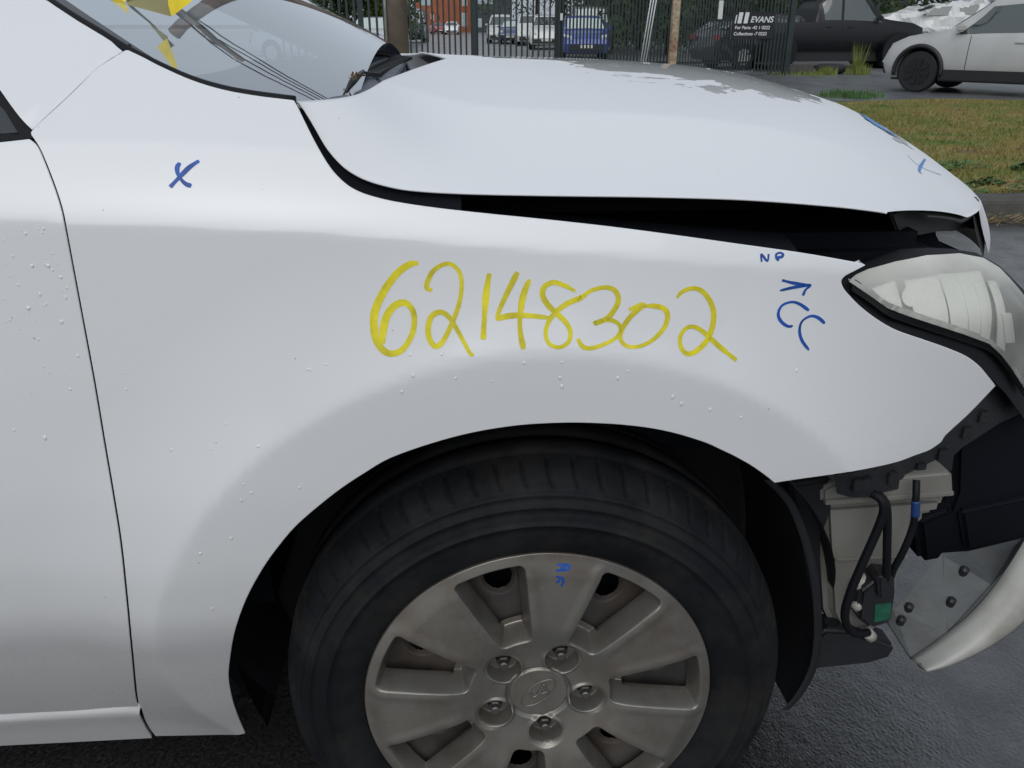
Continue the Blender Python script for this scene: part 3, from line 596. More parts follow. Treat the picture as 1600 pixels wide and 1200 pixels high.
def tree(label, u, depth, h, rad, n_, m, low=.25, leaf=.10):
    p = at_ground(u, depth, -.11); root = empty('tree', p); tag(root, label, 'tree', 'trees beyond the fence')
    mb = MB(); mb.tube([(0, 0, 0), (.05, .03, h*.35), (-.05, .1, h*.7)], [.16, .12, .05], 10)
    limbs = []
    for k_ in range(9):
        a = random.uniform(0, 6.28); z0 = h*random.uniform(.15, .6); e = Vector((math.cos(a)*rad*.75, math.sin(a)*rad*.75, z0+h*random.uniform(.1, .35))); mb.tube([(0, .03, z0), tuple(e*.5+Vector((0, 0, z0*.5+.1))), tuple(e)], [.06, .04, .015], 6); limbs.append(e)
    mb.build('trunk', M['bark'], root, smooth=True, local=True)
    cl = [Vector((random.gauss(0, rad*.45), random.gauss(0, rad*.45), h*(low+(1-low)*random.random()))) for _ in range(26)]+limbs
    c = np.array([tuple(cl[i]) for i in RNG.integers(0, len(cl), n_)])+RNG.normal(0, rad*.20, (n_, 3)); u_ = RNG.normal(0, 1, (n_, 3)); u_ /= np.linalg.norm(u_, axis=1)[:, None]; w_ = np.cross(u_, RNG.normal(0, 1, (n_, 3))); w_ /= np.linalg.norm(w_, axis=1)[:, None]
    s = RNG.uniform(.6, 1.3, (n_, 1))*leaf; V = np.stack([c-u_*s, c+w_*s*.5, c+u_*s, c-w_*s*.5], 1).reshape(-1, 3); V[:, 2] = np.maximum(V[:, 2], .15)
    mesh_obj('crown', V, np.arange(4*n_).reshape(-1, 4), m, root, False, local=True)
for i, (u, d, h, r_, mm, lb) in enumerate([(500, 44, 5.5, 2.2, 'leaf', 'dark tree at far left behind the lilac sedan'), (540, 46, 6, 2.4, 'leaf', 'dark tree behind the fence post by the pale sedan'), (578, 50, 6, 2.0, 'leaf', 'dark tree just left of the striped sign'), (588, 47, 2.6, .7, 'leaf_l', 'small light green bush left of the striped sign'),
        (838, 75, 9, 3.2, 'leaf', 'dark tree behind the white van'), (880, 70, 9, 3.0, 'leaf', 'dark tree above the gate post'), (950, 46, 7, 2.6, 'leaf', 'dark tree right of the bright blue hatchback'), (1000, 42, 7, 2.4, 'leaf', 'dark tree behind the three white pipes'), (1045, 36, 6.5, 2.0, 'leaf', 'dark tree behind the rusty post'), (1092, 34, 6.5, 2.0, 'leaf', 'dark tree right of the rusty post'),
        (1140, 32, 6.5, 1.9, 'leaf', 'dark tree behind the left end of the black sign'), (1235, 36, 6.5, 2.2, 'leaf', 'dark tree behind the gate post at the driveway'), (1290, 40, 7, 2.5, 'leaf', 'dark tree behind the black ute cab'), (1440, 46, 8, 3.2, 'leaf', 'dark tree behind the wreck pile'), (1560, 46, 8, 3.2, 'leaf', 'dark tree at far right behind the SUV')]):
    tree(lb, u, d, h*(1.6 if h > 3 else 1), r_*(1.35 if h > 3 else 1), 8000, M[mm], .05 if d < 60 else .15, .15)

# ------------------------------------------------------------------ other side of the street (unseen, built to dim the low sky; mirrored in the paint and glass)
def street_house(name, label, x0, x1, y, h, m, rh):
    root = empty(name, (x0, y, 0)); tag(root, label, 'house', 'houses across the street'); L_ = x1-x0
    MB().box(0, L_, -8, 0, 0, h).build('wall', m, root, local=True); MB().prism([(-.4, .5, h), (-.4, -8.5, h), (-.4, -4, h+rh)], (L_+.8, 0, 0)).build('roof', M['dark_clad'], root, local=True)
    for k_ in range(int(L_//3)):
        f_ = MB().box(1+k_*3, 2.5+k_*3, -.02, .06, 1., 2.3).build('window', M['frame'], root, local=True); MB().box(1.1+k_*3, 2.4+k_*3, .05, .08, 1.1, 2.2).build('pane', M['pane'], f_, local=True)
street_house('street_house', 'brick house across the street at left', -17, -5, -30, 4.2, M['brick'], 2.6)
street_house('street_house', 'low dark house across the street in the middle', -3.5, 5.5, -31, 3.8, M['dark_clad'], 2.4)
street_house('street_house', 'brick house across the street at right', 8, 20, -31, 4.4, M['brick'], 2.4)
M['leaf_s'] = M['leaf']
for x, y, h_, lb in [(-4.2, -27, 6.5, 'street tree between the left and middle houses'), (6.8, -27.5, 7, 'street tree between the middle and right houses')]:
    o0 = set(bpy.data.objects); tree(lb, 800, 40, h_, 2.4, 4500, M['leaf_s'], .25, .13)
    for o in set(bpy.data.objects)-o0:
        if o.parent is None: o.location = (x, y, 0); o['group'] = 'trees across the street'
# ================================================================== the damaged white hatchback
car = empty('damaged_hatchback', (0, 0, 0))
tag(car, 'white hatchback missing its front bumper, with yellow number written on its fender', 'car')
YC = .85                                                        # centre plane of the car
gapc = [(47,211),(60,230.5),(73,260),(88,300),(97,330),(103,360),(118,440),(133,520),(147.8,600),(162.8,690),(176.5,770),(189,850),(198.3,937),(206.8,1025),(212.3,1083),(216.5,1104)]
runs = [[(49,207),(65,191),(100,159),(130,130),(150,110),(175,93),(196,80)], [(200,80),(225,92),(250,105),(300,127),(350,142),(400,151),(440,156),(458,158)],
 [(464,168),(478,197),(495,230),(516,264),(538,287),(559,300),(585,309),(620,317),(680,326),(760,335),(850,344),(950,355),(1050,368),(1150,382),(1250,396),(1320,408),(1352,414)],
 [(1335,423),(1320,431),(1314,440),(1318,452),(1328,464),(1345,481),(1370,500),(1400,517),(1440,531),(1480,545),(1510,558),(1530,573),(1542,587),(1555,603)],
 [(1540,619),(1515,645),(1490,668),(1477,680)], [(1470,691),(1452,703),(1430,711),(1400,722),(1350,733),(1300,741),(1250,748),(1211,754)],
 [(1203,747),(1178,729),(1150,713),(1125,701),(1100,690),(1050,675),(1000,666),(940,661),(880,660),(810,664),(740,675),(675,692),(610,715),(570,738),(532,763),(495,792),(460,823),(433,855),(409,889),(384,935),(366,985),(358,1030),(356,1060),(361,1090),(370,1118),(382,1146)],
 [(340,1148),(300,1149),(243,1150)], [(234,1138),(227,1125),(222,1108)]+[(u+2.6, v) for u, v in gapc[::-1]]]
fender_pix = [tuple(p) for rn in runs for p in catmull(rn, sub=4)]
fender = pix_panel('fender', fender_pix, S, M['paint'], car, step=.009)
fender['label'] = 'white front fender with handwritten yellow number and blue marks'
fender_bvh = BVHTree.FromObject(fender, bpy.context.evaluated_depsgraph_get())

# ---- front door, sill, pillar
def XZ(u, v, surf=S): P = hit(u, v, surf); return (P[0], P[2])
gap = [tuple(p) for p in catmull([(45,219)]+[(u-2.6, v) for u, v in gapc[1:]], sub=4)]
door = panel('door', [(-1.45, XZ(0,224)[1]+.004), XZ(0,224)]+[XZ(*p) for p in gap]+[XZ(120,1110), XZ(0,1116), (-1.45, XZ(0,1116)[1])], S, M['paint'], car, step=.014)
panel('door_gap_shade', [XZ(u-14, v) for u, v in gap]+[XZ(u+18, v) for u, v in gap[::-1]], lambda x, z: S(x, z)+.012, M['gap_black'], car, step=.02, fold=.004)  # dark backing strips, gap shade put into their colour
panel('door_gap_shade', [XZ(*p) for p in [(196,1080),(236,1080),(262,1150),(226,1153),(205,1125)]], lambda x, z: S(x, z)+.012, M['gap_black'], car, step=.02, fold=.004)
panel('door_gap_shade', [XZ(*p) for p in [(0,1102),(224,1092),(226,1120),(0,1132)]], lambda x, z: S(x, z)+.012, M['gap_black'], car, step=.02, fold=.004)
panel('pillar_seam', [XZ(*p) for p in [(30,205),(60,180),(120,124),(165,84),(195,70),(205,88),(170,104),(120,146),(70,196),(52,214)]], lambda x, z: S(x, z)+.012, M['gap_black'], car, step=.02, fold=.004)  # black strip behind the seam, its shade put into the colour
_s0, _s1 = XZ(0,1119), XZ(216,1108)
def Ssill(x, z):
    zt_ = _s0[1]+(_s1[1]-_s0[1])*(np.asarray(x)-_s0[0])/(_s1[0]-_s0[0]); return S(x, z)-.004+.016*np.exp(-np.maximum(0, zt_-np.asarray(z))/.005)
sill = panel('sill', [(-1.6, XZ(0,1119)[1]), XZ(0,1119), XZ(120,1113), XZ(216,1108), XZ(221,1122), XZ(229,1137), XZ(238,1150), XZ(120,1156), XZ(0,1162), (-1.6, XZ(0,1162)[1])], Ssill, M['paint'], car, step=.012, fold=.05)
_seam = [np.array(XZ(*p)) for p in [(46,203),(60,188),(95,156),(126,126),(146,107),(170,90),(190,79)]]
def Spil(x, z):
    x = np.asarray(x, float); z = np.asarray(z, float); pts = np.stack([np.atleast_1d(x).ravel(), np.atleast_1d(z).ravel()], 1); dd_ = np.full(len(pts), 9.)
    for a_, b_ in zip(_seam[:-1], _seam[1:]):
        ab = b_-a_; t = np.clip(((pts-a_)@ab)/(ab@ab), 0, 1); dd_ = np.minimum(dd_, np.linalg.norm(pts-(a_+t[:, None]*ab), axis=1))
    return S(x, z)+.001+(.0045*np.exp(-(dd_/.009)**1.3)).reshape(x.shape)
pil = [(46,203.5),(60.5,188.5),(95.5,156.5),(126.5,126.5),(146.5,107.5),(170.5,90.5),(191,79),(160,58),(120,34),(85,11),(65,-3)]
pz = [XZ(*p) for p in pil]
dx, dz = pz[-1][0]-pz[-3][0], pz[-1][1]-pz[-3][1]; k = 1/math.hypot(dx, dz)
pillar = panel('windscreen_pillar', pz+[(pz[-1][0]+dx*k*.55, pz[-1][1]+dz*k*.55), (pz[-1][0]+dx*k*.62-.03, pz[-1][1]+dz*k*.55-.09), XZ(-60,62), XZ(0,141), XZ(30,183)], Spil, M['paint'], car, step=.012, fold=.03)
# window rubber and mirror foot at the far left
rub = panel('window_seal', [XZ(-70,55), XZ(0,146), XZ(44,207), XZ(45,217), XZ(0,221), (-1.45, XZ(0,221)[1]+.004), (-1.45, XZ(0,221)[1]+.02), XZ(-10,212), XZ(26,212), XZ(2,172), XZ(-80,75)], lambda x, z: S(x, z)+.006, M['black_rubber'], car, step=.012)
gl = panel('quarter_window', [XZ(-80,77), XZ(2,173), XZ(25,211), XZ(-10,211), (-1.45, XZ(0,221)[1]+.021), (-1.45, 1.30), (-1.05, 1.30)], lambda x, z: S(x, z)+.012, None, car, step=.03)
M['dark_glass'] = mat('dark_window_glass', (.02, .025, .03), .04, 0, .8); gl.data.materials.append(M['dark_glass'])

# ---- bonnet: side edge A(s), centre line C(s), crown g(t)
A_pix = [(465,158),(475,171),(491,197),(509,228),(530,253),(549,268),(573,280),(603,289),(642,296),(720,301),(850,304),(1000,306),(1120,309),(1200,313),(1300,321),(1350,326.5),(1386,331.5)]
SA = lambda x, z: S(x, z)+.022
Apts = np.array([hit(u, v, SA) for u, v in A_pix])
_ca = np.concatenate([[0], np.cumsum(np.linalg.norm(np.diff(Apts, axis=0), axis=1))]); _ca /= _ca[-1]
_Ad = np.array(catmull(Apts, sub=8)); _cd = np.concatenate([[0], np.cumsum(np.linalg.norm(np.diff(_Ad, axis=0), axis=1))]); _cd /= _cd[-1]
def Acurve(s): return np.stack([np.interp(s, _cd, _Ad[:, i]) for i in range(3)], -1)
_Cx = np.array([-.10, .05, .26, .42, .54, .62, .69, .74, .78, .80]); _Cz = np.array([1.022, 1.022, 1.015, .999, .972, .939, .898, .864, .836, .818])
_Cc = np.array(catmull(np.stack([_Cx, _Cz], 1), sub=8)); _cc = np.concatenate([[0], np.cumsum(np.linalg.norm(np.diff(_Cc, axis=0), axis=1))]); _cc /= _cc[-1]
def Ccurve(s): return np.stack([np.interp(s, _cc, _Cc[:, i]) for i in range(2)], -1)
def gcrown(t):
    tc_ = .235; u = np.clip(t/tc_, 0, 1); a = .64*(.25*u+.75*u**1.4)
    b = 1-.36*((1-np.clip(t, tc_, 1))/(1-tc_))**2.0
    return np.where(t < tc_, a, b)
_tt = np.linspace(-.2, 1.2, 1401); _gg = gcrown(np.clip(_tt, 0, 1)); _k2 = np.exp(-.5*(np.arange(-30, 31)/6.)**2); _k2 /= _k2.sum()
_gs = np.convolve(np.pad(_gg, 30, mode='edge'), _k2, 'valid'); _gs = (_gs-np.interp(0, _tt, _gs))/(np.interp(1, _tt, _gs)-np.interp(0, _tt, _gs))
def hood_pt(s, t):
    a = Acurve(s); c = Ccurve(s)
    hr = .35*(1-np.exp(-t/.03))+.65*t; hf = 1-(1-t)**2.5
    s2 = np.clip(s, 0, 1); sw = s2*s2*(3-2*s2)
    h = (1-sw)*hr+sw*hf
    x = a[..., 0]*(1-h)+c[..., 0]*h
    y = a[..., 1]*(1-t)+YC*t
    z = a[..., 2]*(1-np.interp(t, _tt, _gs))+c[..., 1]*np.interp(t, _tt, _gs)
    return np.stack([x, y, z], -1)
NS, NT = 130, 90
tv = np.linspace(0, 1, NT)**1.25
sv = np.linspace(0, 1, NS)
def hood_grid(off=0., nose=True, rim=True):
    ss, tt_ = np.meshgrid(sv, tv, indexing='ij'); G = hood_pt(ss, tt_)
    rows = [G]
    if nose:
        drop = .074*np.clip((tv-.34)/.07, 0, 1)**.8; f = G[-1]
        add = []
        for k_ in np.linspace(0, 1, 9)[1:]:
            q = f.copy(); q[:, 2] -= drop*k_; q[:, 0] += .028*np.sin(k_*1.6)*np.clip((tv-.34)/.07, 0, 1); add.append(q)
        G = np.concatenate([G, np.stack(add)], 0)
    far = G[:, ::-1][:, 1:].copy(); far[..., 1] = 2*YC-far[..., 1]
    G = np.concatenate([G, far], 1)
    if rim:      # hem folded under along both side edges and the rear edge
        def hem(edge, dirv, dz):
            return [edge+np.array(dirv)*a_+np.array([0, 0, b_]) for a_, b_ in dz]
        n_ = hem(G[:, 0], (0, 1, 0), [(-.0006, -.0009), (.0004, -.0019), (.005, -.0022)])
        f_ = hem(G[:, -1], (0, -1, 0), [(-.0006, -.0009), (.0004, -.0019), (.005, -.0022)])
        G = np.concatenate([np.stack(n_[::-1], 1), G, np.stack(f_, 1)], 1)
        b_ = [G[0]+np.array([-.001, 0, -.002]), G[0]+np.array([.001, 0, -.005]), G[0]+np.array([.012, 0, -.008])]
        G = np.concatenate([np.stack(b_[::-1]), G], 0)
    return G
# bonnet paint: partly covered by a film of rain water
def hood_material():
    m = paint('wet_white_bonnet_paint', WHITE, .5, .9, .24); n = m.node_tree.nodes; L = m.node_tree.links; b = n['Principled BSDF']
    geo = n.new('ShaderNodeNewGeometry'); sx = n.new('ShaderNodeSeparateXYZ'); L.new(geo.outputs['Position'], sx.inputs[0])
    nz = n.new('ShaderNodeTexNoise'); nz.inputs['Scale'].default_value = 5.5; nz.inputs['Detail'].default_value = 9; nz.inputs['Roughness'].default_value = .62; nz.inputs['Distortion'].default_value = .5
    L.new(geo.outputs['Position'], nz.inputs['Vector'])
    def mth(op, a, bb):
        q = n.new('ShaderNodeMath'); q.operation = op
        for i_, v_ in enumerate((a, bb)):
            if isinstance(v_, (int, float)): q.inputs[i_].default_value = v_
            else: L.new(v_, q.inputs[i_])
        return q.outputs[0]
    ex = mth('DIVIDE', mth('SUBTRACT', sx.outputs['X'], .36), .38); ey = mth('DIVIDE', mth('SUBTRACT', sx.outputs['Y'], .98), .50)
    d = mth('SQRT', mth('ADD', mth('MULTIPLY', ex, ex), mth('MULTIPLY', ey, ey)), 0)
    f = mth('ADD', d, mth('MULTIPLY', mth('SUBTRACT', nz.outputs['Fac'], .5), 1.9))
    wet = mth('LESS_THAN', f, .93)
    mr = n.new('ShaderNodeMapRange'); mr.inputs['To Min'].default_value = .24; mr.inputs['To Max'].default_value = .015; L.new(wet, mr.inputs['Value'])
    L.new(mr.outputs[0], b.inputs['Coat Roughness'])
    mr2 = n.new('ShaderNodeMapRange'); mr2.inputs['To Min'].default_value = .12; mr2.inputs['To Max'].default_value = 1.; L.new(wet, mr2.inputs['Value']); L.new(mr2.outputs[0], b.inputs['Coat Weight'])
    mr3 = n.new('ShaderNodeMapRange'); mr3.inputs['To Min'].default_value = .25; mr3.inputs['To Max'].default_value = .5; L.new(wet, mr3.inputs['Value']); L.new(mr3.outputs[0], b.inputs['Specular IOR Level'])
    return m
M['hood'] = hood_material()
hood = grid_obj('bonnet', hood_grid(), M['hood'], car)
hood['label'] = 'white bonnet sprung up from the fender, wet on top'
Gi = hood_grid(rim=False)[:, 14:-14]; Gi[..., 2] -= .008; Gi[-9:, :, 0] -= .007; Gi[0, :, 0] += .006
M['under_bonnet'] = mat('under_bonnet_primer', (.045, .045, .042), .5, var=.3, vscale=15)
grid_obj('inner_bonnet_panel', Gi, M['under_bonnet'], hood, True)
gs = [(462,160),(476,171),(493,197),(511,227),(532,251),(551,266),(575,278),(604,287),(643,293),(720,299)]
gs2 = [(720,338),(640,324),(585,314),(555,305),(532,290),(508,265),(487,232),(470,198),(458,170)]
panel('bonnet_gap_shade', [XZ(u, v, lambda x, z: S(x, z)+.034) for u, v in gs+gs2], lambda x, z: S(x, z)+.034, M['gap_black'], car, step=.012, fold=.004)  # dark sheet under the bonnet edge, shade of the gap painted in
mb = MB(); mb.prism([atY(u, v, Y) for u, v, Y in [(1392,334,.17),(1422,320,.22),(1470,311,.30),(1530,309,.40),(1543,362,.42),(1512,356,.40),(1490,362,.36),(1470,362,.32),(1440,368,.26),(1404,366,.20)]], (.0, .012, .0)); mb.build('bonnet_frame', M['under_bonnet'], hood, bevel=.003)
hood_bvh = BVHTree.FromObject(hood, bpy.context.evaluated_depsgraph_get())

# ---- writing and marks: thin ink ribbons that lie on the panels
def ink(name, pts, width, bvh, m, parent, taper=True, lift=.0003):
    C_ = catmull([np.array(p, float) for p in pts], sub=7)
    P = []
    for u, v in C_:
        d = Vector(ray(u, v)).normalized(); h = bvh.ray_cast(Vector(CP), d)
        if h[0] is not None: P.append((h[0], h[1] if h[1].dot(d) < 0 else -h[1]))
    if len(P) < 2: return None
    vs, fs = [], []; n_ = len(P)
    for i, (p, nn) in enumerate(P):
        t = (P[min(i+1, n_-1)][0]-P[max(i-1, 0)][0]); t.normalize(); w = nn.cross(t).normalized()
        a = i/(n_-1); ww = width*(.92+.16*math.sin(a*9+len(pts)))
        if taper and (a < .04 or a > .96): ww *= .75
        for k_ in (-1, -.5, 0, .5, 1): vs.append(p+nn*lift+w*(k_*ww/2))
    for i in range(n_-1):
        for k_ in range(4): fs.append((i*5+k_, i*5+k_+1, (i+1)*5+k_+1, (i+1)*5+k_))
    return mesh_obj(name, vs, fs, m, parent)
q4 = lambda L, x0, y0, s: [(x0+x/s, y0+y/s) for x, y in L]
a4 = lambda L: q4(L, 560, 380, 4.0)
b4 = lambda L: q4(L, 900, 380, 1600/420.)
DIG = [(a4([(375,125),(320,132),(240,190),(160,300),(105,420),(97,520),(115,610),(160,672),(215,690),(280,660),(335,570),(350,480),(335,412),(290,372),(235,385),(185,440),(157,530),(150,625)]), .0072),
 (a4([(460,295),(430,280),(432,240),(470,170),(540,130),(590,137),(635,190),(645,280),(625,390),(585,500),(530,610),(485,645),(450,610),(435,540),(455,460),(510,430),(560,455),(605,520),(650,600),(700,690),(722,697)]), .0052),
 (a4([(818,188),(800,300),(790,420),(780,602)]), .0064),
 (a4([(995,180),(930,310),(880,420),(870,468),(900,463),(960,452),(1060,452),(1190,466)]), .0056),
 (a4([(1070,225),(1032,320),(1013,430),(1010,540),(1032,662)]), .0060),
 (a4([(1355,300),(1290,265),(1220,245),(1165,270),(1150,320),(1180,380),(1240,440),(1300,500),(1325,560),(1310,620),(1255,650),(1195,630),(1170,570),(1185,500),(1225,440),(1300,380),(1380,345),(1420,325)]), .0052),
 (b4([(10,338),(40,315),(100,278),(180,263),(235,285),(252,340),(225,400),(180,450),(110,478),(180,456),(240,470),(266,510),(240,560),(170,600),(90,625),(40,615),(10,568)]), .0050),
 (b4([(315,395),(400,366),(330,430),(275,510),(265,570),(300,610),(370,615),(450,580),(520,510),(545,440),(530,395),(480,375),(400,373)]), .0050),
 (b4([(600,325),(630,290),(690,268),(750,285),(800,350),(820,430),(805,520),(770,590),(710,645),(660,657),(625,620),(620,560),(650,510),(700,497),(760,530),(850,612),(955,697)]), .0054)]
for pts, w in DIG: ink('painted_digit', pts, w, fender_bvh, M['ink_yellow'], fender)
for pts, w in [(q4([(1125,1018),(1108,1045),(1112,1085),(1135,1125),(1165,1152),(1197,1162)], 0, 0, 4), .0042), (q4([(1245,1005),(1185,1045),(1120,1110),(1063,1170)], 0, 0, 4), .0046)]:
    ink('marker_cross_stroke', pts, w, fender_bvh, M['ink_blue'], fender)
for pts, w in [([(1105,112),(1103,68),(1138,106),(1146,64)], .0026), ([(1208,103),(1193,88),(1192,66),(1215,57),(1232,68),(1222,82),(1197,84)], .0028),
               ([(1226,220),(1300,238),(1392,250)], .0033), ([(1213,282),(1300,262),(1392,250),(1365,278),(1350,312)], .0033),
               ([(1386,400),(1330,362),(1280,350),(1225,372),(1203,420),(1220,465),(1260,494),(1290,492)], .0034), ([(1480,477),(1440,443),(1395,434),(1345,465),(1330,520),(1345,580),(1386,636)], .0034)]:
    ink('marker_letter', b4(pts), w, fender_bvh, M['ink_blue'], fender)
h4 = lambda L: q4(L, 1200, 180, 4.0)
ink('marker_cross_stroke', h4([(872,250),(920,300),(990,340),(1080,374)]), .0018, hood_bvh, M['ink_blue_thin'], hood)
ink('marker_cross_stroke', h4([(982,274),(955,318),(944,352),(960,364)]), .0048, hood_bvh, M['ink_blue_thin'], hood)
ink('marker_smear', h4([(600,5),(660,48),(715,88),(790,124)]), .030, hood_bvh, M['ink_blue_thin'], hood, lift=.0012)

# ---- rain drops standing on the side panels
M['water'] = mat('rain_drop', WHITE, .3, 0, .5, 1., .02)
def drops(name, pix, parent):
    mb = MB()
    for u, v, r in pix:
        P = hit(u, v, S); x, z = P[0], P[2]; e = 1e-3
        n_ = Vector(((float(S(x+e, z))-float(S(x-e, z)))/(2*e), -1, (float(S(x, z+e))-float(S(x, z-e)))/(2*e))).normalized()
        a = Vector((1, 0, 0)); a = (a-n_*a.dot(n_)).normalized(); c = n_.cross(a)
        if c.z > 0: c = -c
        vs = []; el = random.uniform(1., 1.5)
        for i, (rr, hh) in enumerate([(1, -.1), (.9, .18), (.6, .32)]):
            for k_ in range(9):
                t = 2*math.pi*k_/9; vs.append(Vector(P)+a*(math.cos(t)*rr*r)+c*(math.sin(t)*rr*r*el+.15*r*i)+n_*(hh*r))
        vs.append(Vector(P)+n_*.36*r+c*.3*r)
        fs = [(i*9+k_, i*9+(k_+1) % 9, (i+1)*9+(k_+1) % 9, (i+1)*9+k_) for i in range(2) for k_ in range(9)]+[(18+k_, 18+(k_+1) % 9, 27) for k_ in range(9)]
        mb.add(vs, fs)
    return stuff(mb.build(name, M['water'], parent, smooth=True))
dd = [(75,415,3),(50,415,3),(95,433,2.6),(62,460,2.4),(103,465,2.2),(44,481,3.4),(96,503,2.8),(122,556,2.2),(110,608,2.4),(70,684,3.4),(22,672,2),(40,365,2),(68,357,2),(20,400,1.8),(82,422,2),(28,445,1.8),(60,530,1.8),(15,500,1.8),(105,450,2),(76,582,1.8)]
for _ in range(36): dd.append((random.uniform(2, 120), random.uniform(350, 640), random.uniform(.8, 1.5)))
drops('rain_drops', [(u, v, r*.00065) for u, v, r in dd if u < 92+(v-350)*.17], door)
df = [(440,271,2.6),(413,247,2),(481,577,2.4),(510,569,2),(402,697,2.6),(268,703,2.2),(329,702,2.2),(403,697,2.4),(352,663,2),(313,865,3),(332,951,2.6),(355,964,3),(628,612,2.6),(769,596,2.2),(875,590,3),(878,604,3),(965,591,3),(1051,620,3.2),(1065,631,3),(1110,640,3),(1158,652,2.8),(712,591,2.6),(645,587,2.4),(690,553,2.2),(641,554,2.4),(819,567,2.6),(878,566,2.2),(982,580,2.4),(1245,579,2.6),(380,757,2),(392,770,2.4),(377,782,2.6),(361,841,2.8),(468,762,2.4),(404,697,2.4),(196,583,1.6),(197,608,2),(485,578,2)]
for _ in range(110): df.append((random.uniform(215, 1330), random.uniform(360, 720), random.uniform(.5, 1.2)))
ok = []
for u, v, r in df:
    P = hit(u, v, S)
    if math.hypot(P[0], P[2]-WZ) > .40 and P[2] < zc(P[0])+.01: ok.append((u, v, r*.00065))
drops('rain_drops', ok, fender)

# ---- windscreen, trim, cowl
M['glass'] = bpy.data.materials.new('windscreen_glass'); M['glass'].use_nodes = True
_n = M['glass'].node_tree.nodes; _L = M['glass'].node_tree.links; _n.clear()
_o = _n.new('ShaderNodeOutputMaterial'); _g = _n.new('ShaderNodeBsdfGlossy'); _g.inputs['Roughness'].default_value = .012; _g.inputs['Color'].default_value = (.92, .95, .97, 1)
_t = _n.new('ShaderNodeBsdfTransparent'); _t.inputs['Color'].default_value = (.62, .68, .67, 1); _f0 = _n.new('ShaderNodeFresnel'); _f0.inputs['IOR'].default_value = 1.9; _f = _n.new('ShaderNodeMath'); _f.operation = 'MULTIPLY_ADD'; _f.inputs[1].default_value = 1.1; _f.inputs[2].default_value = .36; _f.use_clamp = True; _L.new(_f0.outputs[0], _f.inputs[0])
_m = _n.new('ShaderNodeMixShader'); _L.new(_f.outputs[0], _m.inputs[0]); _L.new(_t.outputs[0], _m.inputs[1]); _L.new(_g.outputs[0], _m.inputs[2]); _L.new(_m.outputs[0], _o.inputs[0])
# near edge follows the fender top and pillar; slope of the glass about 24 degrees
wl = [np.array(hit(u, v, lambda x, z: S(x, z)+.012)) for u, v in [(462,160),(400,152),(350,143),(300,128),(250,106),(197,79),(160,56),(120,32),(85,9),(65,-5)]]
dirp = (wl[-1]-wl[-4]); dirp /= np.linalg.norm(dirp)
wl += [wl[-1]+dirp*.15+np.array([0, .015, 0]), wl[-1]+dirp*.35+np.array([0, .045, .01]), wl[-1]+dirp*.60+np.array([0, .09, .02])]
we = np.array(wl)[np.argsort([p[0] for p in wl])]
zs_ = (we[0][2]-we[len(we)//2][2])/(we[0][0]-we[len(we)//2][0])
def glass_z(x): return we[len(we)//2][2]+zs_*(x-we[len(we)//2][0])
rows_ = []
for k_ in np.linspace(0, 1, 46):
    row = []
    for t in np.linspace(0, 1, 46):
        bul = 4*t*(1-t); x = (-.205-.195*bul)*(1-k_)+we[0][0]*k_; ye = np.interp(x, we[:, 0], we[:, 1])-.004
        row.append((x+.19*bul, ye+(2*YC-2*ye)*t, glass_z(x)-.004+.006*bul))
    rows_.append(row)
wgrid = np.array(rows_)
wind = grid_obj('windscreen', wgrid, M['glass'], car, True)
grid_obj('glass_frit_band', np.stack([wgrid[:, 0]+(wgrid[:, 1]-wgrid[:, 0])*k_+np.array([0, 0, .0015]) for k_ in (.0, .25, .5, .75)], 1), mat('glass_frit', (.03, .03, .036), .12, 0, .6), wind, True)
tr = [p+np.array([0, -.002, .001]) for p in catmull(wl, sub=3)]
mb = MB(); mb.tube(tr, .0055, 8); mb.build('windscreen_trim', M['black_rubber'], car, smooth=True)
mb = MB(); mb.tube([(p[0], 2*YC-p[1], p[2]) for p in tr], .0055, 8); mb.build('windscreen_trim', M['black_rubber'], car, smooth=True)
# black frit band along the lower near edge of the glass
# dashboard and dark cabin below the glass
M['dash'] = mat('grey_dashboard', (.16, .16, .175), .7, var=.15)
G = wgrid.copy(); G[..., 2] -= .05; G[..., 0] -= .01; G = G[:24, 2:-2]
for i in range(G.shape[0]): G[i, :, 2] = np.minimum(G[i, :, 2], 1.0+.0*i)
grid_obj('dashboard', G, M['dash'], car, True)
MB().box(-2.0, -.35, .16, 1.54, .35, .90).build('cabin_floor', M['gap_black'], car)
# roof and far pillar so that the shell is closed above the glass
top = wgrid[-1]; rf = np.stack([top+np.array([0, 0, .004]), top+np.array([-.25, 0, .05]), top+np.array([-.8, 0, .07])]); grid_obj('roof', rf, M['paint'], car, True)
farp = [(p[0], 2*YC-p[1], p[2]) for p in wl]
mb = MB(); mb.tube([(x-.01, y+.02, z-.03) for x, y, z in farp], .03, 8); mb.build('windscreen_pillar', M['paint'], car, smooth=True)
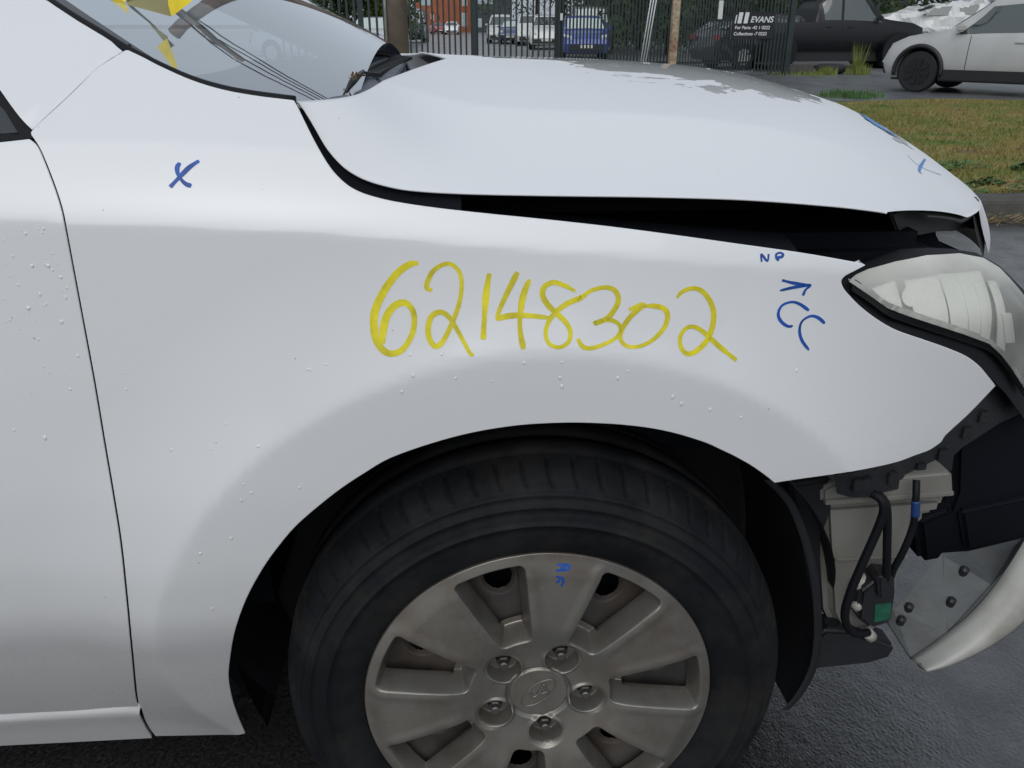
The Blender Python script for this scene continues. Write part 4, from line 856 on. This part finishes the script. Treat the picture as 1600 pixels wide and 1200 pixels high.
# cowl: lifted grey plastic scuttle
def cq(u, v, Y): return atY(u, v, Y)
mb = MB(); mb.prism([cq(545,154,.30), cq(630,134,.34), cq(598,131,.42), cq(575,114,.52)], (0, 0, -.012)); cowl = mb.build('scuttle_panel', M['grey_plastic'], car, bevel=.002)
mb = MB(); mb.prism([cq(577,113.5,.52), cq(601,131,.42), cq(612,133,.44), cq(634,96,.98), cq(629,92,1.02)], (0, 0, -.012)); mb.build('scuttle_panel', M['grey_plastic'], car, bevel=.002)
mb = MB(); mb.prism([cq(500,157,.25), cq(545,158,.27), cq(548,150,.30), cq(540,146,.30), cq(515,152,.28)], (0, .0, -.01)); mb.build('scuttle_end', M['grey_plastic'], car, bevel=.002)
mb = MB(); mb.prism([cq(634,97,1.0), cq(662,112,.95), cq(652,116,.9), cq(640,108,.9)], (0, 0, -.015)); mb.build('scuttle_panel', M['grey_plastic'], car, bevel=.002)
wp = [cq(541,143,.33), cq(548,128,.36), cq(556,121,.40), cq(566,114,.46), cq(576,106,.56), cq(590,99,.72), cq(605,93,.95)]
mb = MB(); mb.tube(wp, [.002,.003,.004,.004,.005,.004,.003], 8); mb.build('wiper_arm', M['black_plastic'], car, smooth=True)
mb = MB(); mb.tube([cq(583,83,1.1), cq(598,84,1.15), cq(612,88,1.2), cq(622,92,1.22)], .006, 8); mb.build('wiper_arm', M['black_plastic'], car, smooth=True)
mb = MB()
for i in range(16):
    a = i/15; p = np.array(cq(560+a*54, 118-a*27, .45+a*.6)); q = p+np.array([.028+.01*a, .02, -.004]); w = np.array([.0, .011, 0])
    mb.prism([p, q, q+w, p+w], (0, 0, .006))
mb.build('scuttle_grille', M['black_plastic'], car)
mb = MB(); P0 = [cq(575,92,1.0), cq(600,80,1.35), cq(622,90,1.3), cq(630,97,1.1), cq(600,104,.85)]; mb.prism(P0, (0, 0, -.01)); mb.build('scuttle_panel', M['grey_plastic'], car, bevel=.002)
# cowl well: dark tray below
MB().box(-.33, -.03, .17, 1.53, .86, .935).build('scuttle_tray', M['gap_black'], car)

# dry leaves caught by the wiper
M['leaf_dry'] = mat('dry_leaf', (.17, .09, .045), .8, var=.4, vscale=80)
mb = MB()
for i in range(14):
    p = np.array(cq(random.uniform(548, 562), random.uniform(113, 126), .36)); d = RNG.normal(0, .0035, 3)*np.array([1, 1, .4]); e = RNG.normal(0, .0035, 3)*np.array([1, 1, .4])
    mb.add([p, p+d, p+d+e, p+e+np.array([0, 0, .003])], [(0, 1, 2, 3)])
lv = stuff(mb.build('leaf_litter', M['leaf_dry'])); tag(lv, 'small clump of dry brown leaves caught beside the wiper arm', 'leaves')
# yellow label curling off the windscreen
M['label_y'] = mat('yellow_label', (.80, .62, .01), .5, var=.12, vscale=30); M['label_b'] = mat('label_back_shaded', (.24, .22, .10), .8, var=.15)  # khaki is the yellow underside with its shade painted in
def curl(pixrows, m, name):
    G = np.array([[atY(u, v, Y) for u, v, Y in r] for r in pixrows]); return grid_obj(name, G, m, wind)
curl([[(168,-14,.30),(205,-16,.30),(250,-18,.30),(292,-22,.30)], [(172,-2,.285),(205,2,.28),(240,8,.275),(282,-4,.27)], [(178,3,.28),(205,9,.268),(235,17,.262),(268,26,.258)]], M['label_b'], 'warning_label')
curl([[(262,-8,.258),(285,-14,.255),(303,-18,.25)], [(263,8,.256),(284,2,.252),(301,-4,.248)], [(268,26,.254),(284,14,.25),(298,3,.247)]], M['label_y'], 'warning_label')
curl([[(150,-16,.28),(182,-16,.279),(208,-14,.278)], [(172,1.5,.279),(185,1.5,.278),(199,-1,.277)], [(177,3.2,.278),(187,3,.277),(197,1,.276)]], M['label_y'], 'warning_label')
# ---- wheel: steel rim disc > tyre, hub cap, bolts, emblem
def polar_sheet(name, r, th, Yf, keep, m, parent, flip=False, dr=0., dt=0.):
    """sheet over a polar grid in the wheel plane (x, z), depth Yf"""
    rr, tt_ = np.meshgrid(r, th, indexing='ij'); nr, nth = rr.shape; rr = rr+dr; tt_ = tt_+dt
    V = np.stack([rr*np.sin(tt_), Yf, WZ+rr*np.cos(tt_)], -1).reshape(-1, 3)
    i, j = np.meshgrid(np.arange(nr-1), np.arange(nth), indexing='ij'); j2 = (j+1) % nth
    F = np.stack([i*nth+j, i*nth+j2, (i+1)*nth+j2, (i+1)*nth+j], -1)
    if keep is not None:
        k_ = keep[:-1][:, :] & keep[1:][:, :] & keep[:-1][:, (np.arange(nth)+1) % nth] & keep[1:][:, (np.arange(nth)+1) % nth]
        F = F[k_]
    F = F.reshape(-1, 4)
    if flip: F = F[:, ::-1]
    used = np.unique(F); remap = -np.ones(len(V), int); remap[used] = np.arange(len(used)); V = V[used]; F = remap[F]
    me = bpy.data.meshes.new(name); me.vertices.add(len(V)); me.vertices.foreach_set('co', V.ravel())
    me.loops.add(F.size); me.loops.foreach_set('vertex_index', F.ravel()); me.polygons.add(len(F))
    me.polygons.foreach_set('loop_start', np.arange(0, F.size, 4)); me.polygons.foreach_set('use_smooth', np.ones(len(F), bool))
    me.update(calc_edges=True); me.validate(); me.materials.append(m)
    o = bpy.data.objects.new(name, me); COL.objects.link(o); o.parent = parent; o.matrix_parent_inverse = parent_world(parent).inverted()
    return o
def ss(a, b, x): t = np.clip((x-a)/(b-a), 0, 1); return t*t*(3-2*t)
HOLES = [R_(-18+51.43*k) for k in range(7)]
def angd(t, c): return (t-c+math.pi) % (2*math.pi)-math.pi
# steel wheel
r = np.linspace(.02, .212, 150); th = np.linspace(0, 2*math.pi, 840, endpoint=False); rr, tt_ = np.meshgrid(r, th, indexing='ij')
Y = .036+.008*ss(.10, .16, rr)-.010*ss(.17, .20, rr)+0*tt_
keep = np.ones_like(rr, bool)
for h in HOLES:
    d = np.hypot(rr*np.sin(tt_)-.154*math.sin(h), rr*np.cos(tt_)-.154*math.cos(h)); keep &= d > .0165; Y = Y+.006*(1-ss(.0165, .022, d))
wheel = polar_sheet('wheel', r, th, Y, keep, M['steel'], car, flip=True)
wheel['label'] = 'front wheel with dusty silver seven-spoke hub cap and worn tyre'
MB().tube([(0, .10, WZ), (0, .30, WZ)], .15, 32).build('brake_drum', M['gap_black'], wheel, smooth=False)
# hub cap: seven sector-shaped openings, five round bolt pockets, centre recess
r = np.concatenate([np.linspace(.002, .2095, 200), np.linspace(.2100, .2155, 12)]); th = np.linspace(0, 2*math.pi, 1190, endpoint=False); rr, tt_ = np.meshgrid(r, th, indexing='ij')
Y = np.zeros_like(rr)
Y -= .006*ss(.03, .16, rr)*(1-ss(.185, .2145, rr))                        # spokes swell slightly
Y += .010*(1-ss(.050, .115, rr))*0.8
dmin = np.full_like(rr, 1.)
for h in HOLES:
    a = angd(tt_, h); half = R_(12.6)
    sd_r = np.maximum(rr-.201, .088-rr); sd_a = (np.abs(a)-half)*rr
    # rounded box style distance
    q1 = sd_r+.008; q2 = sd_a+.008
    sd = np.minimum(np.maximum(q1, q2), 0)+np.hypot(np.maximum(q1, 0), np.maximum(q2, 0))-.008
    dmin = np.minimum(dmin, sd)
dm2 = np.where((dmin > -.0100) & (dmin < -.0082) & (rr > .108), -.0100, dmin); pocket = np.clip(-dm2/.0108, 0, 1); pocket = .75*pocket+.25*pocket*pocket*(3-2*pocket)
Y += pocket*.032
# ridge beside the openings: spokes are crowned across their width
Y -= .0012*np.exp(-((dmin-.006)/.007)**2)*ss(.08, .12, rr)
gx_ = np.gradient(dmin, axis=0)/np.gradient(rr, axis=0); gt_ = (np.roll(dmin, -1, 1)-np.roll(dmin, 1, 1))/(2*(th[1]-th[0]))/rr
near = (dmin > -.0100) & (dmin < -.0082) & (rr > .108); mv = np.where(near, -(dmin+.0100), 0.); gl_n = np.maximum(np.hypot(gx_, gt_), .3)
R_shift = mv*gx_/gl_n; T_shift = mv*gt_/gl_n/rr
keep = ~((dmin < -.0100) & (rr > .108))
bolts = [R_(-47+72*k+2) for k in range(5)]
for b_ in bolts:
    d = np.hypot(rr*np.sin(tt_)-.0605*math.sin(b_), rr*np.cos(tt_)-.0605*math.cos(b_))
    Y = np.where(d < .026, Y*ss(.0215, .026, d)+.005*(1-ss(.0215, .026, d)), Y); Y += .022*(1-ss(.0178, .0212, d)); keep &= d > .0095
Y += .0045*(1-ss(.0385, .0425, rr)); Y -= .0032*(1-ss(.0360, .0366, rr))
Y += .008*ss(.2125, .2155, rr)
cap = polar_sheet('hub_cap', r, th, Y-.004, keep, M['hubcap'], wheel, flip=True, dr=R_shift, dt=T_shift)
cap_bvh = BVHTree.FromObject(cap, bpy.context.evaluated_depsgraph_get())
for b_ in bolts:
    x, z = .0605*math.sin(b_), WZ+.0605*math.cos(b_)
    mb = MB(); mb.tube([(x, .034, z), (x, .0135, z), (x, .0120, z)], [.0085, .0085, .0070], 6); mb.tube([(x, .013, z), (x, .0065, z), (x, .005, z)], [.0058, .0058, .0042], 14)
    mb.build('wheel_bolt', M['bolt'], wheel)
# emblem on the centre: slanted letter in a ring, raised
yb = -.0052+.0125
def wp2(x, z, y): return (x, y, WZ+z)
c0 = float(Y[np.argmin(abs(r-.03)), 0])-.004
ca, sa = math.cos(R_(43)), math.sin(R_(43))
ring = [wp2(.0265*math.cos(t)*ca-.0128*math.sin(t)*sa, .0265*math.cos(t)*sa+.0128*math.sin(t)*ca, c0-.0006) for t in np.linspace(0, 2*math.pi, 49)]
mb = MB(); mb.tube(ring, .0010, 6, cap=False); mb.build('emblem_ring', M['hubcap'], wheel, smooth=True)
for L_, w_ in [([(-.0110,.0050),(-.0102,-.0005),(-.0065,-.0060)], .0015), ([(-.0065,-.0060),(-.0022,-.0040),(.0007,.0009),(.0040,.0080),(.0065,.0140)], .0015), ([(.0065,.0140),(.0090,.0080),(.0112,.0022),(.0135,-.0020)], .0015), ([(.0007,.0009),(.0055,-.0008),(.0112,.0022)], .0013)]:
    MB().tube([wp2(*p, c0-.0008) for p in catmull(L_, sub=5)], w_, 6).build('emblem_letter', M['hubcap'], wheel, smooth=True)
w4 = lambda L: q4(L, 540, 820, 1600/600.)
ink('marker_letter', w4([(880,166),(925,168),(932,178),(925,187),(876,190)]), .0032, cap_bvh, M['ink_blue'], wheel)
ink('marker_letter', w4([(925,168),(905,180),(895,176)]), .0026, cap_bvh, M['ink_blue'], wheel)
ink('marker_letter', w4([(876,216),(902,222),(907,240),(897,256)]), .0030, cap_bvh, M['ink_blue'], wheel)
ink('marker_letter', w4([(876,240),(888,236),(893,224)]), .0026, cap_bvh, M['ink_blue'], wheel)
# tyre: 205 mm wide, shoulder blocks cut by slanted grooves
prof = [(.208,.012),(.212,.001),(.217,-.006),(.224,-.010),(.232,-.0125),(.240,-.0142),(.248,-.0152),(.256,-.0155),(.2563,-.0165),(.2585,-.0165),(.2588,-.0152),(.264,-.0145),(.270,-.0132),(.276,-.0110),(.2765,-.0122),(.2795,-.0115),(.280,-.0098),
        (.284,-.0080),(.288,-.0055),(.2885,-.0062),(.2915,-.0042),(.292,-.0026)]
sh = [(.2945,-.0004),(.297,.0028),(.2995,.0062),(.302,.0100),(.3042,.0140),(.3062,.0185),(.3080,.0235),(.3096,.0290),(.3110,.0345),(.3120,.0400),(.3128,.0455)]
cen = [(.3130,.0462),(.3060,.0475),(.3060,.0545),(.3136,.0560),(.3145,.075),(.3150,.0885),(.3070,.0900),(.3070,.0985),(.3150,.1000),(.3145,.125),(.3136,.1330),(.306,.1345),(.306,.1415),(.313,.1430),(.308,.170),(.295,.190),(.27,.205),(.22,.19)]
PR = prof+sh+cen; NTH = 66*14
thv = np.linspace(0, 2*math.pi, NTH, endpoint=False); V = np.zeros((len(PR), NTH, 3))
for i, (pr, py) in enumerate(PR):
    dep = np.zeros(NTH); dy = np.zeros(NTH)
    if len(prof) <= i < len(prof)+len(sh):
        k_ = (i-len(prof))/(len(sh)-1)
        ph = (thv*66/(2*math.pi)+.55*k_-.35*k_*k_) % 1.0
        g = np.clip(1-np.abs(ph-.5)/.085, 0, 1); g = np.minimum(1, g*1.6)
        dep = .0070*g*(min(1, k_*6) if k_ < .5 else 1)
        n_r = .35+.65*k_; dy = dep*(1-n_r)*.9; dep = dep*n_r
    if i in (len(prof)-1,):
        pass
    V[i, :, 0] = (pr-dep)*np.sin(thv); V[i, :, 2] = WZ+(pr-dep)*np.cos(thv); V[i, :, 1] = py+dy
Fv = []
for i in range(len(PR)-1):
    for j in range(NTH): Fv.append((i*NTH+j, (i+1)*NTH+j, (i+1)*NTH+(j+1) % NTH, i*NTH+(j+1) % NTH))
tyre = mesh_obj('tyre', V.reshape(-1, 3), Fv, M['tyre'], wheel)
# raised sidewall lettering, worn to faint outlines
mb = MB()
for i, ch in enumerate('LMOHODLNCL'):
    a0 = R_(-14+i*7.2); h_ = .010; w_ = .0085
    segs = {'L': [[(0,1),(0,0),(.8,0)]], 'M': [[(0,0),(0,1),(.5,.4),(1,1),(1,0)]], 'O': [[(.5,0),(0,.3),(0,.7),(.5,1),(1,.7),(1,.3),(.5,0)]], 'H': [[(0,0),(0,1)],[(1,0),(1,1)],[(0,.5),(1,.5)]],
            'D': [[(0,0),(0,1),(.6,.95),(1,.5),(.6,.05),(0,0)]], 'N': [[(0,0),(0,1),(1,0),(1,1)]], 'C': [[(1,.85),(.5,1),(0,.6),(0,.4),(.5,0),(1,.15)]]}[ch]
    for sg in segs:
        pts = []
        for x, z in sg:
            rr_ = .2415+z*h_*1.1; a_ = a0+(x-.5)*w_/rr_*1.5; pts.append((rr_*math.sin(a_), np.interp(rr_, [p[0] for p in prof], [p[1] for p in prof])+.0002, WZ+rr_*math.cos(a_)))
        mb.tube(pts, .0005, 5)
mb.build('sidewall_lettering', M['tyre'], wheel, smooth=True)

# ---- wheel-arch liner and what closes the car off below
M['liner'] = mat('black_liner', (.006, .007, .010), .7, var=.3)
G = []
for a in np.linspace(R_(-112), R_(78), 60):
    x_, z_ = .402*math.sin(a), WZ+.402*math.cos(a); y_ = max(.0, float(S(x_, z_))+.02); G.append([(x_, y, z_) for y in (y_, y_+.03, .12, .20, .34)])
grid_obj('wheel_arch_liner', np.array(G), M['liner'], car)
# front part of the liner, seen between the tyre and the washer bottle
lp = catmull([(1206,750),(1240,785),(1262,835),(1276,888),(1283,940),(1284,1000),(1276,1045),(1255,1085),(1232,1110)], sub=5)
G = np.array([[np.array(atY(u-8, v, .055))+np.array([-.004, .0, 0]), atY(u, v, .050), np.array(atY(u, v, .050))+np.array([.003, .01, 0]), np.array(atY(u, v, .050))+np.array([-.01, .28, .0])] for u, v in lp]); grid_obj('wheel_arch_liner', G, M['liner'], car, True)
MB().box(-.42, .42, .335, .36, .16, .86).build('inner_wheel_arch', M['liner'], car)
MB().box(-2.3, -.44, .20, 1.50, .20, .30).build('underbody', M['liner'], car)
MB().box(-.44, .56, .36, 1.34, .19, .55).build('subframe', M['liner'], car, bevel=.02)
MB().box(-.30, .50, .175, 1.525, .55, .845).build('engine_bay', M['gap_black'], car, bevel=.02)
G = np.array([[(x, float(S(x, zc(x)+.02))+.045+d, z) for d, z in ((0, zc(x)-.15), (0, zc(x)+.005), (.03, zc(x)+.012), (.06, zc(x)+.012))] for x in np.linspace(-.30, .28, 30)]); grid_obj('inner_fender_rail', G, M['gap_black'], car)
# far side fender (mirror of the near one, coarser)
ff = [(-.45,.30),(-.36,.30),(-.37,.45),(-.30,.56),(-.2,.65),(-.08,.70),(.08,.70),(.2,.65),(.26,.62),(.45,.64),(.56,.68),(.5,.75),(.37,.83),(.2,.85),(0,.885),(-.15,.915),(-.24,.98),(-.27,1.0),(-.42,1.05),(-.48,.98)]
fo_ = panel('fender', ff, S, M['paint'], car, step=.03)
me = fo_.data
for v in me.vertices: v.co.y = 2*YC-v.co.y
me.flip_normals()
# far wheel
mb = MB(); mb.tube([(0, 1.50, WZ), (0, 1.52, WZ), (0, 1.68, WZ), (0, 1.70, WZ)], [.28, .314, .314, .28], 40); mb.build('wheel', M['tyre'], car, smooth=False)

# ---- headlamp
def SL(x, z):
    x = np.asarray(x, float); z = np.asarray(z, float)
    d = .5*((z-.775)+np.sqrt((z-.775)**2+.02**2))
    return .040+.95*np.maximum(0, x-.30)**2+.10*(z-.775)+1.15*d+3.*d*d
lens_pix = [(1328,440),(1338,431),(1357,422),(1400,410),(1450,400),(1500,397),(1537,404),(1562,419),(1582,440),(1600,462),(1618,490),(1630,530),(1632,570),(1622,600),(1608,612),(1600,604),(1583,577),(1566,555),(1547,537),(1507,522),(1467,509),(1413,491),(1387,481),(1362,463),(1343,450)]
def lens_material():
    m = bpy.data.materials.new('hazed_headlamp_lens'); m.use_nodes = True; n = m.node_tree.nodes; L = m.node_tree.links; n.clear()
    o = n.new('ShaderNodeOutputMaterial'); geo = n.new('ShaderNodeNewGeometry')
    hz = n.new('ShaderNodeBsdfDiffuse'); hz.inputs['Color'].default_value = (.84, .84, .77, 1)
    tr_ = n.new('ShaderNodeBsdfTransparent'); tr_.inputs['Color'].default_value = (.93, .94, .91, 1)
    gl_ = n.new('ShaderNodeBsdfGlossy'); gl_.inputs['Roughness'].default_value = .10
    nz = n.new('ShaderNodeTexNoise'); nz.inputs['Scale'].default_value = 11; nz.inputs['Detail'].default_value = 7; L.new(geo.outputs['Position'], nz.inputs['Vector'])
    sx = n.new('ShaderNodeSeparateXYZ'); L.new(geo.outputs['Position'], sx.inputs[0])
    mr = n.new('ShaderNodeMapRange'); mr.inputs['From Min'].default_value = .79; mr.inputs['From Max'].default_value = .845; L.new(sx.outputs['Z'], mr.inputs['Value'])
    ad = n.new('ShaderNodeMath'); ad.operation = 'MULTIPLY_ADD'; L.new(nz.outputs['Fac'], ad.inputs[0]); ad.inputs[1].default_value = .9; L.new(mr.outputs[0], ad.inputs[2])
    r2 = n.new('ShaderNodeMapRange'); r2.inputs['From Min'].default_value = .35; r2.inputs['From Max'].default_value = 1.4; r2.inputs['To Min'].default_value = .14; r2.inputs['To Max'].default_value = .86; L.new(ad.outputs[0], r2.inputs['Value'])
    m1 = n.new('ShaderNodeMixShader'); L.new(r2.outputs[0], m1.inputs[0]); L.new(tr_.outputs[0], m1.inputs[1]); L.new(hz.outputs[0], m1.inputs[2])
    fr = n.new('ShaderNodeFresnel'); fr.inputs['IOR'].default_value = 1.5
    m2 = n.new('ShaderNodeMixShader'); L.new(fr.outputs[0], m2.inputs[0]); L.new(m1.outputs[0], m2.inputs[1]); L.new(gl_.outputs[0], m2.inputs[2]); L.new(m2.outputs[0], o.inputs[0])
    return m
M['lens'] = lens_material(); M['reflector'] = mat('silvered_reflector', (.88, .88, .86), .25, .15, var=.08); M['lamp_black'] = mat('lamp_black_bezel', (.006, .006, .008), .4, 0, .25)
lamp = pix_panel('headlamp', [(1309,436),(1320,425),(1352,411),(1380,400),(1407,390),(1450,388),(1487,390),(1525,396),(1560,415),(1584,438),(1606,462),(1640,520),(1646,590),(1625,645),(1606,662),(1590,640),(1572,615),(1550,592),(1525,575),(1480,556),(1440,543),(1400,528),(1368,510),(1338,488),(1316,462)],
                 lambda x, z: SL(x, z)+.013, M['lamp_black'], car, step=.012, fold=.03)
lamp['label'] = 'cloudy yellowed headlamp with black seal'
lens = pix_panel('lens', lens_pix, SL, M['lens'], lamp, step=.010, fold=.012)
pix_panel('reflector_bowl', [(u+(1480-u)*.05, v+(470-v)*.07) for u, v in lens_pix], lambda x, z: SL(x, z)+.0110, mat('lamp_bowl', (.20, .20, .195), .3, .4), lamp, step=.012, fold=.006)
# bowl behind the lens: stepped silver reflector with ribs, cut into the black body
for i, (pp, dep, mm) in enumerate([([(1364,452),(1398,440),(1411,486),(1390,478)], .004, 'reflector'), ([(1414,440),(1465,432),(1482,508),(1430,490)], .003, 'reflector'), ([(1467,430),(1492,428),(1512,518),(1487,510)], .006, 'reflector'),
        ([(1494,428),(1515,426),(1530,524),(1515,519)], .004, 'reflector'), ([(1516,426),(1532,424),(1546,531),(1533,525)], .002, 'reflector'), ([(1544,440),(1556,440),(1570,549),(1558,540)], .003, 'reflector'), ([(1566,490),(1580,490),(1586,535),(1572,536)], .001, 'reflector')]):
    pix_panel('reflector_rib', pp, lambda x, z, dep=dep: SL(x, z)+dep+.0012, M['reflector'], lamp, step=.008, fold=.008)
pix_panel('bulb_shroud', [(1424+ 13*math.cos(t), 464+15*math.sin(t)) for t in np.linspace(0, 2*math.pi, 20, endpoint=False)], lambda x, z: SL(x, z)+.0022, M['reflector'], lamp, step=.006, fold=.006)
# ribbed seal below the lens
for k_ in range(3):
    seal = [hit(u, v+3+k_*3.2, lambda x, z: SL(x, z)+.006) for u, v in [(1330,444),(1343,452),(1362,465),(1387,483),(1413,493),(1467,511),(1507,524),(1547,539),(1566,557),(1583,580),(1600,608)]]
    MB().tube(catmull(seal, sub=4), .0014, 6).build('lamp_seal', M['black_rubber'], lamp, smooth=True)

# ---- what hangs below the missing bumper
SB = lambda x, z: S(x, z)+.022
br = pix_panel('bumper_bracket', [(1306,744),(1350,735),(1400,724),(1432,713),(1455,702),(1474,688),(1482,678),(1515,648),(1557,604),(1600,600),(1606,640),(1560,662),(1505,698),(1490,712),(1487,735),(1440,757),(1385,768),(1330,777),(1309,771)], SB, M['black_plastic'], car, step=.012, fold=.05)
mb = MB()
for u, v in [(1338,756),(1352,753),(1392,745),(1436,731),(1470,708),(1508,674),(1534,650)]:
    p = hit(u, v, SB); mb.box(p[0]-.006, p[0]+.006, p[1]-.006, p[1]+.004, p[2]-.008, p[2]+.008)
stuff(mb.build('bracket_clips', M['black_plastic'], br, bevel=.001))
M['bottle'] = mat('washer_bottle_plastic', (.20, .20, .185), .55, var=.12, vscale=10, dirt=(.12, .10, .07), damt=.5, dscale=7); M['bottle'].node_tree.nodes['Principled BSDF'].inputs['Subsurface Weight'].default_value = .0
def prism_pix(name, pix, Y0, depth, m, parent, bevel=.004, tilt=0.):
    mb = MB(); mb.prism([atY(u, v, Y0+tilt*(v-pix[0][1])/100) for u, v in pix], (0, depth, 0)); return mb.build(name, m, parent, bevel=bevel, seg=3, smooth=False)
bot = prism_pix('washer_bottle', [(1282,786),(1484,772),(1474,806),(1434,812),(1428,850),(1412,892),(1396,960),(1370,995),(1310,998),(1292,960),(1286,860)], .085, .12, M['bottle'], car, .012)
prism_pix('bottle_neck', [(1284,764),(1300,756),(1489,738),(1491,772),(1482,779),(1300,792),(1284,788)], .075, .13, M['bottle'], bot, .006)
prism_pix('bottle_seam', [(1290,783),(1491,768),(1491,775),(1290,790)], .070, .02, M['bottle'], bot, .001)
prism_pix('bottle_seam', [(1306,874),(1420,868),(1419,872),(1306,878)], .0815, .01, M['bottle'], bot, .001)
def hose(name, pts, rad, m): return MB().tube(catmull([atY(u, v, Y) for u, v, Y in pts], sub=6), rad, 10).build(name, m, car, smooth=True)
hose('washer_hose', [(1352,766,.06),(1374,778,.045),(1381,797,.04),(1370,830,.04),(1350,875,.04),(1329,925,.04),(1320,960,.04),(1326,982,.045),(1340,990,.05),(1356,988,.06)], .0055, M['black_rubber'])
hose('washer_hose', [(1360,766,.065),(1380,780,.05),(1386,800,.045),(1386,850,.045),(1385,906,.05)], .0052, M['black_rubber'])
hose('wiring_cable', [(1432,750,.06),(1431,780,.05),(1427,820,.05),(1412,860,.05),(1396,890,.055),(1390,910,.06)], .0045, M['black_rubber'])
M['tape'] = mat('blue_tape', (.01, .04, .16), .5); hose('cable_tape', [(1431,782,.0495),(1430,806,.0495)], .0052, M['tape'])
pump = prism_pix('washer_pump', [(1345,925),(1370,905),(1400,908),(1400,935),(1394,975),(1362,985),(1340,968)], .055, .05, M['black_plastic'], car, .005)
prism_pix('plug', [(1372,900),(1398,902),(1400,932),(1374,938)], .045, .03, M['black_plastic'], pump, .003)
M['green'] = mat('green_label', (.010, .085, .05), .5, var=.3, vscale=120); prism_pix('pump_label', [(1368,945),(1393,942),(1391,968),(1366,972)], .0540, .002, M['green'], pump, 0)
M['fit'] = mat('white_plastic_fitting', (.42, .40, .36), .5, var=.2, vscale=60)
for a_, b_, r_ in [((1352,985,.07),(1362,996,.07),.008), ((1340,905,.075),(1358,922,.07),.012), ((1336,938,.07),(1345,948,.065),.010)]:
    MB().tube([atY(*a_), atY(*b_)], r_, 10).build('pump_fitting', M['fit'], pump, smooth=True)
prism_pix('splash_shield', [(1272,1000),(1290,984),(1330,986),(1372,1000),(1402,1012),(1392,1030),(1360,1040),(1268,1050)], .07, .04, M['black_plastic'], car, .006)
prism_pix('inner_bracket', [(1232,758),(1300,748),(1300,800),(1284,840),(1282,980),(1262,900),(1250,820)], .080, .02, M['liner'], car, .004)
prism_pix('front_void_shade', [(1492,690),(1560,640),(1600,600),(1680,600),(1690,760),(1660,850),(1600,862),(1560,890),(1505,872),(1440,884),(1432,815),(1480,796),(1490,770)], .20, .40, M['gap_black'], car, .01)  # black block filling the void, its darkness put into the colour
prism_pix('crash_bar', [(1500,800),(1640,770),(1650,830),(1510,862)], .190, .06, M['gap_black'], car, .006)
prism_pix('slam_panel', [(1392,345),(1440,342),(1462,352),(1466,374),(1480,388),(1520,400),(1545,412),(1520,420),(1400,420)], .36, .9, M['gap_black'], car, .004)
# torn lower corner of the bumper: painted skin with a grey flange behind it
up = [(1424,1029),(1450,1012),(1480,990),(1510,966),(1535,940),(1556,914),(1575,886),(1590,862),(1604,838),(1640,770)]
lo = [(1446,1047),(1475,1041),(1505,1030),(1535,1016),(1562,1000),(1585,984),(1605,966),(1630,944),(1655,915),(1690,850)]
Yb = lambda u: .005+.9*max(0, (u-1424)/1262.)**2
Gs = []
for (a, b) in zip(catmull(up, sub=4), catmull(lo, sub=4)):
    pa = atY(a[0], a[1], Yb(a[0])+.030); pb = atY(b[0], b[1], Yb(b[0])); row = []
    for t in np.linspace(0, 1, 8):
        p = pa*(1-t)+pb*t; p = p+np.array([0, -.014*math.sin(t*math.pi), .004*math.sin(t*math.pi)]); row.append(p)
    row.append(row[-1]+np.array([-.004, .012, -.002])); Gs.append(row)
M['scuffed'] = mat('scuffed_white_bumper', (.36, .36, .335), .5, 0, .4, .3, .2, var=.08, vscale=20, dirt=(.22,.20,.16), damt=.7, dscale=14)
skin = grid_obj('bumper_fragment', np.array(Gs), M['scuffed'], car)
sm_ = skin.modifiers.new('thickness', 'SOLIDIFY'); sm_.thickness = .0035; sm_.offset = 0
skin['label'] = 'torn lower corner of the white front bumper'
M['flange'] = mat('scuffed_grey_flange', (.075, .082, .084), .6, var=.2, vscale=25, dirt=(.07,.065,.055), damt=.6, dscale=12, bump=.1, bscale=120)
flp = [(1385,968),(1396,952),(1408,943),(1488,946),(1500,938),(1486,928),(1478,920),(1484,912),(1497,912),(1502,896),(1490,872),(1472,864),(1500,862),(1540,868),(1580,858),(1600,838)]
edge = [atY(u, v, Yb(u)+.031) for u, v in up[::-1][1:]]
pl = [atY(u, v, .07+.35*max(0, (u-1400)/1262.)) for u, v in flp]
mb = MB(); mb.prism([*pl, *edge], (0, .001, -.0035)); flg = mb.build('bumper_flange', M['flange'], skin)
fb = BVHTree.FromObject(flg, bpy.context.evaluated_depsgraph_get())
for u, v in [(1408,970),(1420,950),(1486,941),(1506,893)]:
    hh = fb.ray_cast(Vector(CP), Vector(ray(u, v)).normalized())
    if hh[0] is None: continue
    p = np.array(hh[0]); MB().tube([p+np.array([0, .002, -.004]), p+np.array([0, -.001, .005]), p+np.array([0, -.0015, .0075])], [.0062, .0055, .0030], 9).build('flange_clip', M['black_plastic'], skin)
